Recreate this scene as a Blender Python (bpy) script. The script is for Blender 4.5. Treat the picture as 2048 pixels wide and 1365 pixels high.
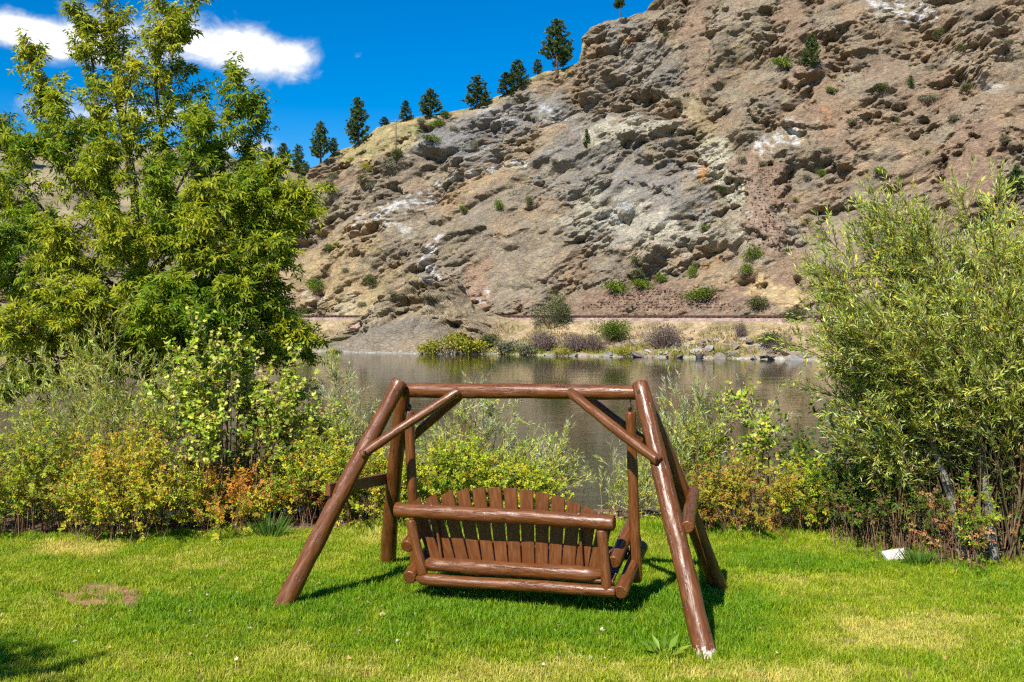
import bpy, math, random
import numpy as np
from mathutils import Vector, Matrix

for o in list(bpy.data.objects):
    bpy.data.objects.remove(o)
SC = bpy.context.scene
COL = SC.collection
random.seed(11)
RNG = np.random.default_rng(11)

# ------------------------------------------------------------------ camera
F = 2127.0            # focal length in photograph pixels (2048 wide)
HZ = 630.0            # horizon row
CH = 2.45             # camera height above the lawn
cam_d = bpy.data.cameras.new('camera')
cam = bpy.data.objects.new('camera', cam_d)
COL.objects.link(cam)
cam.location = (0, 0, CH)
cam.rotation_euler = (math.radians(90), 0, 0)
cam_d.sensor_width = 36.0
cam_d.lens = F / 2048 * 36.0
cam_d.shift_y = -(682.5 - HZ) / 2048
cam_d.clip_start = 0.1
cam_d.clip_end = 20000
SC.camera = cam

# ------------------------------------------------------------------ light
SUN_AZ = math.radians(27)      # shadows run this far right of the view direction
SUN_EL = math.radians(45)
sun_d = bpy.data.lights.new('sun', 'SUN')
sun_d.energy = 5.0
sun_d.angle = math.radians(0.53)
sun_d.color = (1.0, 0.955, 0.88)
sun = bpy.data.objects.new('sun', sun_d)
COL.objects.link(sun)
_tr = Vector((math.sin(SUN_AZ) * math.cos(SUN_EL), math.cos(SUN_AZ) * math.cos(SUN_EL), -math.sin(SUN_EL)))
sun.rotation_euler = _tr.to_track_quat('-Z', 'Y').to_euler()
sun.location = (-20, -30, 60)

world = bpy.data.worlds.new('World')
SC.world = world
world.use_nodes = True


class NT:
    """small helper for node trees"""
    def __init__(s, tree):
        s.t = tree
        s.n = tree.nodes
        s.l = tree.links

    def new(s, typ, **kw):
        nd = s.n.new(typ)
        for k, v in kw.items():
            setattr(nd, k, v)
        return nd

    def put(s, sock, v):
        if isinstance(v, bpy.types.NodeSocket):
            s.l.new(v, sock)
        elif v is not None:
            sock.default_value = v

    def math(s, op, a, b=None, c=None, clamp=False):
        nd = s.new('ShaderNodeMath', operation=op)
        nd.use_clamp = clamp
        s.put(nd.inputs[0], a)
        if b is not None:
            s.put(nd.inputs[1], b)
        if c is not None:
            s.put(nd.inputs[2], c)
        return nd.outputs[0]

    def mix(s, f, a, b, blend='MIX'):
        nd = s.new('ShaderNodeMix', data_type='RGBA')
        nd.blend_type = blend
        s.put(nd.inputs[0], f)
        s.put(nd.inputs[6], a)
        s.put(nd.inputs[7], b)
        return nd.outputs[2]

    def smooth(s, x, lo, hi, a=0.0, b=1.0):
        nd = s.new('ShaderNodeMapRange', interpolation_type='SMOOTHSTEP')
        s.put(nd.inputs[0], x)
        nd.inputs[1].default_value = lo
        nd.inputs[2].default_value = hi
        nd.inputs[3].default_value = a
        nd.inputs[4].default_value = b
        return nd.outputs[0]

    def noise(s, vec, scale, detail=4, rough=0.55, dist=0.0, dims='3D'):
        nd = s.new('ShaderNodeTexNoise')
        nd.noise_dimensions = dims
        if vec is not None:
            s.put(nd.inputs['Vector'], vec)
        nd.inputs['Scale'].default_value = scale
        nd.inputs['Detail'].default_value = detail
        nd.inputs['Roughness'].default_value = rough
        nd.inputs['Distortion'].default_value = dist
        return nd.outputs[0]

    def comb(s, x, y, z):
        nd = s.new('ShaderNodeCombineXYZ')
        for i, v in enumerate((x, y, z)):
            s.put(nd.inputs[i], v)
        return nd.outputs[0]

    def scalev(s, vec, sc):
        nd = s.new('ShaderNodeMapping')
        s.put(nd.inputs[0], vec)
        nd.inputs['Scale'].default_value = sc
        return nd.outputs[0]


def build_world():
    t = NT(world.node_tree)
    t.n.clear()
    out = t.new('ShaderNodeOutputWorld')
    bg = t.new('ShaderNodeBackground')
    sky = t.new('ShaderNodeTexSky', sky_type='NISHITA')
    sky.sun_disc = False
    sky.sun_elevation = SUN_EL
    sky.sun_rotation = math.radians(180) + SUN_AZ
    sky.altitude = 1100
    sky.air_density = 1.0
    sky.dust_density = 0.15
    sky.ozone_density = 3.0
    hs = t.new('ShaderNodeHueSaturation')
    hs.inputs['Hue'].default_value = 0.505
    hs.inputs['Saturation'].default_value = 1.6
    hs.inputs['Value'].default_value = 1.28
    t.l.new(sky.outputs[0], hs.inputs['Color'])
    # one long fair-weather cloud and a few wisps, laid out by compass direction and elevation
    tc = t.new('ShaderNodeTexCoord')
    sep = t.new('ShaderNodeSeparateXYZ')
    t.l.new(tc.outputs['Generated'], sep.inputs[0])
    az = t.math('ARCTAN2', sep.outputs[0], sep.outputs[1])
    el = t.math('ARCSINE', sep.outputs[2])
    vec = t.comb(t.math('MULTIPLY', az, 1.0), t.math('MULTIPLY', el, 1.55), 0.37)
    n1 = t.noise(vec, 9.0, 8, 0.58, 0.35)
    n2 = t.noise(vec, 34.0, 7, 0.62, 0.5)

    def blob(a0, e0, ra, re, tilt=0.0, amp=1.0):
        da = t.math('SUBTRACT', az, a0)
        de = t.math('SUBTRACT', t.math('SUBTRACT', el, e0), t.math('MULTIPLY', da, tilt))
        q = t.math('ADD', t.math('POWER', t.math('ABSOLUTE', t.math('DIVIDE', da, ra)), 2.0),
                   t.math('POWER', t.math('ABSOLUTE', t.math('DIVIDE', de, re)), 2.0))
        return t.math('MULTIPLY', t.math('EXPONENT', t.math('MULTIPLY', q, -1.0)), amp)

    def A(u): return math.atan((u - 1024) / F)
    def E(u, v): return math.atan((HZ - v) / F / math.sqrt(1 + ((u - 1024) / F) ** 2))
    blobs = [blob(A(455), E(455, 95), .085, .026, -.06, 1.05),
             blob(A(575), E(575, 104), .050, .018, 0.0, .85),
             blob(A(360), E(360, 110), .050, .022, -.05, .70),
             blob(A(300), E(300, 70), .07, .013, -.08, .60),
             blob(A(80), E(80, 68), .085, .020, -.20, 1.0),
             blob(A(-160), E(-160, 40), .10, .016, -.1, .85),
             blob(A(150), E(150, 20), .06, .010, -.1, .5),
             blob(A(230), E(230, 225), .12, .017, 0, .8),
             blob(A(500), E(500, 292), .045, .010, 0, .8),
             blob(A(710), E(710, 112), .012, .007, .3, .45),
             blob(A(745), E(745, 156), .022, .005, 0, .42),
             blob(1.35, .34, .20, .035, 0, .9), blob(-1.2, .42, .25, .03, 0, .9), blob(2.7, .5, .2, .04, 0, .8)]
    m = blobs[0]
    for b in blobs[1:]:
        m = t.math('MAXIMUM', m, b)
    dens = t.math('ADD', t.math('MULTIPLY', t.math('SUBTRACT', n1, .5), 1.7), t.math('MULTIPLY', t.math('SUBTRACT', n2, .5), .75))
    dens = t.math('ADD', dens, m)
    gate = t.smooth(m, .06, .28)
    alpha = t.math('MULTIPLY', t.smooth(dens, .30, .92), gate)
    thick = t.smooth(dens, .45, 1.15)
    shade = t.noise(t.comb(az, t.math('ADD', t.math('MULTIPLY', el, 1.9), .013), 4.2), 16.0, 5, .55)
    bright = t.math('ADD', t.math('MULTIPLY', thick, .20), t.math('MULTIPLY', shade, .38))
    ccol = t.mix(t.smooth(bright, .16, .36), (6.6, 7.2, 8.3, 1), (10.8, 10.9, 11.0, 1))
    final = t.mix(alpha, hs.outputs[0], ccol)
    t.l.new(final, bg.inputs[0])
    bg.inputs[1].default_value = 0.068
    t.l.new(bg.outputs[0], out.inputs[0])


build_world()
SC.view_settings.view_transform = 'Standard'
SC.view_settings.look = 'None'
SC.view_settings.exposure = 0.68
SC.view_settings.gamma = 1.0
SC.view_settings.use_curve_mapping = False
SC.render.engine = 'CYCLES'
SC.cycles.max_bounces = 4
SC.cycles.use_adaptive_sampling = True
SC.cycles.adaptive_threshold = 0.03
SC.cycles.diffuse_bounces = 2
SC.cycles.glossy_bounces = 2
SC.cycles.transmission_bounces = 2
SC.cycles.transparent_max_bounces = 6
SC.cycles.caustics_reflective = False
SC.cycles.caustics_refractive = False
SC.cycles.sample_clamp_indirect = 4.0
SC.cycles.use_denoising = False
SC.cycles.filter_width = 1.3


# ------------------------------------------------------------------ pixel helpers (photograph pixels)
def at(u, v, Y):
    """point at depth Y seen at photograph pixel (u, v)"""
    return np.array([(u - 1024) / F * Y, Y, CH - (v - HZ) / F * Y])


def ground(u, v, z=0.0):
    return at(u, v, (CH - z) * F / (v - HZ))


def proj(P):
    P = np.asarray(P, float)
    return 1024 + P[..., 0] / P[..., 1] * F, HZ + (CH - P[..., 2]) / P[..., 1] * F


# ------------------------------------------------------------------ numpy noise
def h2(ix, iy, seed):
    n = (ix.astype(np.int64) * 374761393 + iy.astype(np.int64) * 668265263 + seed * 974634779) & 0xFFFFFFFF
    n = ((n ^ (n >> 13)) * 1274126177) & 0xFFFFFFFF
    n = ((n ^ (n >> 16)) * 2246822519) & 0xFFFFFFFF
    n = n ^ (n >> 15)
    return (n & 0xFFFFFF) / float(0x1000000)


def perlin(x, y, seed=0):
    xi = np.floor(x); yi = np.floor(y)
    xf = x - xi; yf = y - yi
    u = xf * xf * xf * (xf * (xf * 6 - 15) + 10)
    v = yf * yf * yf * (yf * (yf * 6 - 15) + 10)
    r = 0
    for dx in (0, 1):
        for dy in (0, 1):
            a = h2(xi + dx, yi + dy, seed) * 2 * np.pi
            g = np.cos(a) * (xf - dx) + np.sin(a) * (yf - dy)
            r = r + g * (u if dx else 1 - u) * (v if dy else 1 - v)
    return r * 1.4


def fbm(x, y, seed=0, octv=4, gain=.5):
    r = 0; a = 1.0; f = 1.0
    for i in range(octv):
        r = r + a * perlin(x * f + i * 17.3, y * f - i * 9.1, seed + i)
        a *= gain; f *= 2.03
    return r


def worley(x, y, seed=0, jit=.9):
    """cell hash, offset from the cell's centre, F2 - F1"""
    xi = np.floor(x); yi = np.floor(y)
    d1 = np.full(x.shape, 9.0); d2 = np.full(x.shape, 9.0)
    idv = np.zeros(x.shape); ox = np.zeros(x.shape); oy = np.zeros(x.shape)
    gx = np.zeros(x.shape); gy = np.zeros(x.shape)
    for dx in (-1, 0, 1):
        for dy in (-1, 0, 1):
            cx = xi + dx; cy = yi + dy
            a = h2(cx, cy, seed); b = h2(cx, cy, seed + 51)
            px = cx + .5 + (a - .5) * jit - x
            py = cy + .5 + (b - .5) * jit - y
            d = px * px + py * py
            m = d < d1
            d2 = np.where(m, d1, np.minimum(d2, d))
            d1 = np.where(m, d, d1)
            idv = np.where(m, h2(cx, cy, seed + 7), idv)
            gx = np.where(m, b * 2 - 1, gx); gy = np.where(m, a * 2 - 1, gy)
            ox = np.where(m, -px, ox); oy = np.where(m, -py, oy)
    return idv, gx * ox + gy * oy, np.sqrt(d2) - np.sqrt(d1)


def crags(x, y, seed, r0=.30, alpha=3.0, tilt=1.0):
    """upper envelope of tilted, flat-topped blocks: angular, continuous relief; also the winning block's hash"""
    xi = np.floor(x); yi = np.floor(y)
    best = np.full(x.shape, -9.0); idv = np.zeros(x.shape)
    for dx in (-1, 0, 1):
        for dy in (-1, 0, 1):
            cx = xi + dx; cy = yi + dy
            a = h2(cx, cy, seed); b = h2(cx, cy, seed + 51); c = h2(cx, cy, seed + 23)
            px = x - (cx + .1 + .8 * a); py = y - (cy + .1 + .8 * b)
            th = c * 1.57 - .2
            ct, st = np.cos(th), np.sin(th)
            qx = ct * px + st * py; qy = -st * px + ct * py
            hh = h2(cx, cy, seed + 7)
            v = hh * .9 + tilt * ((b - .5) * 1.6 * px + (a * .8 - .75) * py) - alpha * np.maximum(0, np.maximum(np.abs(qx), np.abs(qy)) - r0 * (.6 + .8 * c))
            m = v > best
            best = np.where(m, v, best); idv = np.where(m, hh, idv)
    return best, idv


def sstep(x, lo, hi):
    t = np.clip((x - lo) / (hi - lo), 0, 1)
    return t * t * (3 - 2 * t)


def lerp(a, b, t):
    return a + (b - a) * t


# ------------------------------------------------------------------ mesh helpers
def np_mesh(name, verts, faces, cols=None, smooth=False, cname='Col'):
    """verts (n,3), faces (m,k) of one size or list of such arrays, cols per vertex (n,3)"""
    me = bpy.data.meshes.new(name)
    if not isinstance(faces, (list, tuple)):
        faces = [faces]
    faces = [np.asarray(f, dtype=np.int32) for f in faces if len(f)]
    V = np.asarray(verts, dtype=np.float32)
    nl = sum(f.size for f in faces); npoly = sum(len(f) for f in faces)
    me.vertices.add(len(V))
    me.vertices.foreach_set('co', V.ravel())
    me.loops.add(nl)
    me.loops.foreach_set('vertex_index', np.concatenate([f.ravel() for f in faces]))
    me.polygons.add(npoly)
    tot = np.concatenate([np.full(len(f), f.shape[1], dtype=np.int32) for f in faces])
    start = np.concatenate([[0], np.cumsum(tot)[:-1]]).astype(np.int32)
    me.polygons.foreach_set('loop_start', start)
    me.polygons.foreach_set('loop_total', tot)
    me.polygons.foreach_set('use_smooth', np.full(npoly, smooth, dtype=bool))
    me.update(calc_edges=True)
    if cols is not None:
        at_ = me.color_attributes.new(cname, 'FLOAT_COLOR', 'POINT')
        c4 = np.ones((len(V), 4), dtype=np.float32)
        c4[:, :3] = cols
        at_.data.foreach_set('color', c4.ravel())
    return me


def link(name, me, mat=None, parent=None, loc=None):
    o = bpy.data.objects.new(name, me)
    COL.objects.link(o)
    if mat is not None and me is not None and len(me.materials) == 0:
        me.materials.append(mat)
    if parent is not None:
        o.parent = parent
    if loc is not None:
        o.location = loc
    return o


def tag(o, label, cat, group=None):
    o['label'] = label
    o['category'] = cat
    if group:
        o['group'] = group
    return o


def thing(name, label, cat, loc=(0, 0, 0), rotz=0.0, group=None):
    o = bpy.data.objects.new(name, None)
    o.empty_display_size = 0.2
    COL.objects.link(o)
    o.location = loc
    o.rotation_euler = (0, 0, rotz)
    return tag(o, label, cat, group)


def copy_thing(root, loc, rotz, scale, label=None, group=None):
    r = root.copy(); COL.objects.link(r)
    r.location = loc; r.rotation_euler = (0, 0, rotz); r.scale = scale
    if label: r['label'] = label
    if group: r['group'] = group
    for ch in list(root.children):
        c = ch.copy(); COL.objects.link(c); c.parent = r
        for g in list(ch.children):
            d = g.copy(); COL.objects.link(d); d.parent = c
    return r


def norm(a):
    a = np.asarray(a, float)
    return a / np.maximum(np.linalg.norm(a, axis=-1, keepdims=True), 1e-9)


class Tubes:
    def __init__(s):
        s.v = []; s.f = []; s.c = []; s.n = 0; s.t = []

    def add(s, pts, rad, sides=5, col=(.1, .07, .05), cap=False):
        pts = np.asarray(pts, float); k = len(pts)
        rad = np.broadcast_to(np.asarray(rad, float), (k,))
        d = np.gradient(pts, axis=0)
        d = norm(d)
        ref = np.array([0., 0, 1]) if abs(d[0][2]) < .8 else np.array([1., 0, 0])
        a = norm(np.cross(d, ref)); b = np.cross(d, a)
        th = np.arange(sides) * 2 * np.pi / sides
        ring = pts[:, None, :] + rad[:, None, None] * (np.cos(th)[None, :, None] * a[:, None, :] + np.sin(th)[None, :, None] * b[:, None, :])
        s.v.append(ring.reshape(-1, 3))
        i = np.arange(k - 1)[:, None] * sides; j = np.arange(sides)[None, :]; j2 = (j + 1) % sides
        q = np.stack([i + j, i + j2, i + sides + j2, i + sides + j], -1).reshape(-1, 4) + s.n
        s.f.append(q)
        if cap:
            s.v.append(pts[[0, -1]])
            c0 = s.n + k * sides
            jj = np.arange(sides); jn = (jj + 1) % sides
            s.t.append(np.stack([np.full(sides, c0), s.n + jn, s.n + jj], -1))
            s.t.append(np.stack([np.full(sides, c0 + 1), s.n + (k - 1) * sides + jj, s.n + (k - 1) * sides + jn], -1))
        nv = k * sides + (2 if cap else 0)
        s.c.append(np.broadcast_to(np.asarray(col, float), (nv, 3)))
        s.n += nv

    def many(s, P, R, sides, cols):
        """N tubes at once: P (N,k,3), R (N,k), cols (N,3)"""
        N, k = P.shape[:2]
        d = norm(np.gradient(P, axis=1))
        ref = np.where(np.abs(d[:, :1, 2:3]) < .8, np.array([0., 0, 1]), np.array([1., 0, 0]))
        a = norm(np.cross(d, np.broadcast_to(ref, d.shape))); b = np.cross(d, a)
        th = np.arange(sides) * 2 * np.pi / sides
        ring = P[:, :, None] + R[:, :, None, None] * (np.cos(th)[None, None, :, None] * a[:, :, None] + np.sin(th)[None, None, :, None] * b[:, :, None])
        s.v.append(ring.reshape(-1, 3))
        i = (np.arange(N)[:, None, None] * k + np.arange(k - 1)[None, :, None]) * sides
        j = np.arange(sides)[None, None]; j2 = (j + 1) % sides
        s.f.append(np.stack([i + j, i + j2, i + sides + j2, i + sides + j], -1).reshape(-1, 4) + s.n)
        s.c.append(np.repeat(cols, k * sides, axis=0))
        s.n += N * k * sides

    def build(s, name, mat, parent=None, smooth=True):
        fs = [np.concatenate(s.f)]
        if s.t:
            fs.append(np.concatenate(s.t))
        me = np_mesh(name, np.concatenate(s.v), fs, np.concatenate(s.c), smooth)
        return link(name, me, mat, parent)


# leaf templates: verts (across, along, lift), faces
T_NARROW = (np.array([[0, 0, 0], [.5, .45, .25], [0, 1, 0], [-.5, .45, .25]]), np.array([[0, 1, 2], [0, 2, 3]]))
T_OVAL = (np.array([[0, 0, 0], [.5, .5, .14], [0, 1, -.08], [-.5, .5, .14]]), np.array([[0, 1, 2], [0, 2, 3]]))
T_LOBED = (np.array([[0, 0, 0], [.34, .05, .05], [.52, .45, .12], [.24, .52, 0], [.30, .80, .08], [0, 1, -.1], [-.30, .80, .08], [-.24, .52, 0], [-.52, .45, .12], [-.34, .05, .05]]),
           np.array([[0, 1, 2], [0, 2, 3], [0, 3, 7], [3, 4, 5], [3, 5, 7], [5, 6, 7], [0, 7, 8], [0, 8, 9]]))
_l3 = []; _f3 = []
for _k, (_ax, _ay, _an, _sc) in enumerate([(0, .28, 0, .72), (.02, .18, -.95, .62), (-.02, .18, .95, .62)]):
    ca, sa = math.cos(_an), math.sin(_an)
    for (x, y, z) in [(0, 0, 0), (.15, .42, .06), (0, 1.12, -.22), (-.15, .42, .06)]:
        x *= _sc; y *= _sc; z *= _sc
        _l3.append((_ax + ca * x - sa * y, _ay + sa * x + ca * y, z))
    _f3 += [[_k * 4, _k * 4 + 1, _k * 4 + 2], [_k * 4, _k * 4 + 2, _k * 4 + 3]]
T_TRIPLE = (np.array(_l3), np.array(_f3))
_lv = []; _fv = []
for _k, (_ay, _an, _sc) in enumerate([(.45, 0, .55), (.25, -1.05, .50), (.25, 1.05, .50)]):
    ca, sa = math.cos(_an), math.sin(_an)
    for (x, y, z) in [(0, 0, 0), (.34, .5, .1), (0, 1, -.08), (-.34, .5, .1)]:
        x *= _sc; y *= _sc; z *= _sc
        _lv.append((ca * x - sa * y, _ay + sa * x + ca * y, z))
    _fv += [[_k * 4, _k * 4 + 1, _k * 4 + 2], [_k * 4, _k * 4 + 2, _k * 4 + 3]]
T_LEAFLET3 = (np.array(_lv), np.array(_fv))
_l5 = []; _f5 = []
for _k, (_ay, _an, _sc) in enumerate([(.62, 0, .42), (.40, -1.0, .36), (.40, 1.0, .36), (.12, -1.15, .30), (.12, 1.15, .30)]):
    ca, sa = math.cos(_an), math.sin(_an)
    for (x, y, z) in [(0, 0, 0), (.30, .5, .1), (0, 1, -.08), (-.30, .5, .1)]:
        x *= _sc; y *= _sc; z *= _sc
        _l5.append((ca * x - sa * y, _ay + sa * x + ca * y, z))
    _f5 += [[_k * 4, _k * 4 + 1, _k * 4 + 2], [_k * 4, _k * 4 + 2, _k * 4 + 3]]
T_PINNATE = (np.array(_l5), np.array(_f5))


class Leaves:
    def __init__(s):
        s.p = []; s.d = []; s.u = []; s.l = []; s.w = []; s.c = []

    def add(s, p, d, u, l, w, c):
        n = len(p)
        s.p.append(np.asarray(p, float)); s.d.append(np.asarray(d, float)); s.u.append(np.asarray(u, float))
        s.l.append(np.broadcast_to(l, (n,))); s.w.append(np.broadcast_to(w, (n,)))
        s.c.append(np.broadcast_to(c, (n, 3)))

    def arrays(s, tmpl):
        tv, tf = tmpl
        p = np.concatenate(s.p); d = norm(np.concatenate(s.d)); u = np.concatenate(s.u)
        l = np.concatenate(s.l); w = np.concatenate(s.w); c = np.concatenate(s.c)
        sd = norm(np.cross(d, u)); n = np.cross(sd, d)
        V = p[:, None] + tv[None, :, 0, None] * w[:, None, None] * sd[:, None] + tv[None, :, 1, None] * l[:, None, None] * d[:, None] + tv[None, :, 2, None] * w[:, None, None] * n[:, None]
        k = len(tv)
        Fc = (np.arange(len(p)) * k)[:, None, None] + tf[None]
        return V.reshape(-1, 3), Fc.reshape(-1, tf.shape[1]), np.repeat(c, k, axis=0)

    def build(s, name, mat, tmpl, parent=None):
        V, Fc, C = s.arrays(tmpl)
        o = link(name, np_mesh(name, V, Fc, C), mat, parent)
        o['kind'] = 'stuff'
        return o


def rdir(n):
    return norm(RNG.normal(size=(n, 3)))


def jitter_col(base, n, amt=.18, hue=.10):
    b = np.asarray(base, float)[None] * (1 + RNG.normal(0, amt, (n, 1))) * (1 + RNG.normal(0, hue, (n, 3)) * np.array([1, .4, .6]))
    return np.clip(b, .004, .9)


def pick_col(pal, wts, n, amt=.16, hue=.08):
    pal = np.asarray(pal, float); wts = np.asarray(wts, float); wts = wts / wts.sum()
    b = pal[RNG.choice(len(pal), n, p=wts)]
    b = b * (1 + RNG.normal(0, amt, (n, 1))) * (1 + RNG.normal(0, hue, (n, 3)))
    return np.clip(b, .004, .9)


# ------------------------------------------------------------------ materials
def new_mat(name):
    m = bpy.data.materials.new(name)
    m.use_nodes = True
    t = NT(m.node_tree)
    b = t.n['Principled BSDF']
    return m, t, b


def leaf_mat(name, trans=.3, rough=.5, spec=.35, attr='Col', atype='GEOMETRY', tint=(1, 1, 1)):
    m, t, b = new_mat(name)
    a = t.new('ShaderNodeAttribute')
    a.attribute_type = atype
    a.attribute_name = attr
    c = t.mix(1.0, a.outputs['Color'], (*tint, 1), 'MULTIPLY')
    t.l.new(c, b.inputs['Base Color'])
    b.inputs['Roughness'].default_value = rough
    b.inputs['Specular IOR Level'].default_value = spec
    tr = t.new('ShaderNodeBsdfTranslucent')
    tc = t.mix(1.0, c, (1.25, 1.2, .55, 1), 'MULTIPLY')
    t.l.new(tc, tr.inputs[0])
    mx = t.new('ShaderNodeMixShader')
    mx.inputs[0].default_value = trans
    t.l.new(b.outputs[0], mx.inputs[1]); t.l.new(tr.outputs[0], mx.inputs[2])
    t.l.new(mx.outputs[0], t.n['Material Output'].inputs[0])
    return m


def attr_mat(name, rough=.85, spec=.2, bump=None, vary=None, attr='Col'):
    m, t, b = new_mat(name)
    a = t.new('ShaderNodeAttribute'); a.attribute_name = attr
    c = a.outputs['Color']
    tc = t.new('ShaderNodeTexCoord')
    if vary:
        n = t.noise(tc.outputs['Object'], vary[0], 5, .65)
        k = t.smooth(n, .28, .72, 1 - vary[1], 1 + vary[1])
        kk = t.comb(k, k, k)
        c = t.mix(1.0, c, kk, 'MULTIPLY')
    t.l.new(c, b.inputs['Base Color'])
    b.inputs['Roughness'].default_value = rough
    b.inputs['Specular IOR Level'].default_value = spec
    if bump:
        n = t.noise(tc.outputs['Object'], bump[0], 6, .65)
        bp = t.new('ShaderNodeBump')
        bp.inputs['Strength'].default_value = bump[1]
        bp.inputs['Distance'].default_value = bump[2]
        t.l.new(n, bp.inputs['Height'])
        t.l.new(bp.outputs[0], b.inputs['Normal'])
    return m


def rock_mat():
    m, t, b = new_mat('rock face')
    a = t.new('ShaderNodeAttribute'); a.attribute_name = 'Col'
    tc = t.new('ShaderNodeTexCoord')
    g = tc.outputs['Object']
    n1 = t.noise(g, .55, 5, .6); n2 = t.noise(g, 2.3, 5, .65); n3 = t.noise(g, .9, 4, .6, .8)
    k = t.math('MULTIPLY', t.smooth(n1, .3, .7, .88, 1.12), t.smooth(n2, .3, .7, .88, 1.12))
    c = t.mix(1.0, a.outputs['Color'], t.comb(k, k, k), 'MULTIPLY')
    c = t.mix(t.smooth(n3, .55, .72, 0, .45), c, t.mix(1.0, c, (1.35, 1.0, .72, 1), 'MULTIPLY'))
    mp = t.new('ShaderNodeMapping'); t.l.new(g, mp.inputs[0])
    mp.inputs['Rotation'].default_value = (0, math.radians(32), 0); mp.inputs['Scale'].default_value = (.55, .8, 1.25)
    sc = mp.outputs[0]
    hs = []
    for scl, wid in ((.5, .05), (1.35, .08), (3.2, .12)):
        v = t.new('ShaderNodeTexVoronoi', feature='DISTANCE_TO_EDGE')
        v.inputs['Scale'].default_value = scl
        dn = t.new('ShaderNodeTexNoise'); dn.inputs['Scale'].default_value = scl * 2.2; dn.inputs['Detail'].default_value = 3
        t.l.new(sc, dn.inputs['Vector'])
        ad = t.new('ShaderNodeVectorMath', operation='MULTIPLY_ADD')
        t.l.new(dn.outputs['Color'], ad.inputs[0]); ad.inputs[1].default_value = (.9 / scl, .9 / scl, .9 / scl); t.l.new(sc, ad.inputs[2])
        t.l.new(ad.outputs[0], v.inputs['Vector'])
        hs.append(t.smooth(v.outputs['Distance'], 0, wid))
    t.l.new(c, b.inputs['Base Color'])
    b.inputs['Roughness'].default_value = .93
    b.inputs['Specular IOR Level'].default_value = .15
    h = t.math('ADD', t.math('MULTIPLY', hs[0], .10), t.math('ADD', t.math('MULTIPLY', hs[1], .17), t.math('ADD', t.math('MULTIPLY', hs[2], .10), t.math('MULTIPLY', n2, .10))))
    bp = t.new('ShaderNodeBump'); bp.inputs['Strength'].default_value = 1.0; bp.inputs['Distance'].default_value = .40
    t.l.new(h, bp.inputs['Height']); t.l.new(bp.outputs[0], b.inputs['Normal'])
    return m


M_ROCK = rock_mat()
M_FAR = attr_mat('far hillside', .95, .1, (.5, .6, .6), (.6, .25))
M_SOIL = attr_mat('soil and turf', .95, .1, (40, .7, .01), (22, .35))
M_BARK = attr_mat('bark and twigs', .85, .2, (60, .6, .004), (30, .3))
M_STONE = attr_mat('loose stone', .9, .2, (4, .7, .06), (3, .3))
M_BALLAST = attr_mat('ballast', .95, .15, (4.5, 1.0, .12), (5, .45))
M_BOXELDER = leaf_mat('box elder leaf', .40, .5, .3)
M_SEED = leaf_mat('box elder seed', .30, .6, .2)
M_WILLOW = leaf_mat('willow leaf', .30, .6, .22)
M_ROSE = leaf_mat('small shrub leaf', .32, .5, .3)
M_CURRANT = leaf_mat('lobed shrub leaf', .34, .45, .35)
M_PINE = leaf_mat('pine needle', .10, .6, .2)
M_BUSH = leaf_mat('hill shrub leaf', .15, .6, .2)
M_GRASS = leaf_mat('grass blade', .36, .5, .3, 'tint', 'INSTANCER')
M_WEED = leaf_mat('weed leaf', .3, .45, .35)
M_LITTER = leaf_mat('fallen leaf', .2, .7, .2)


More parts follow.
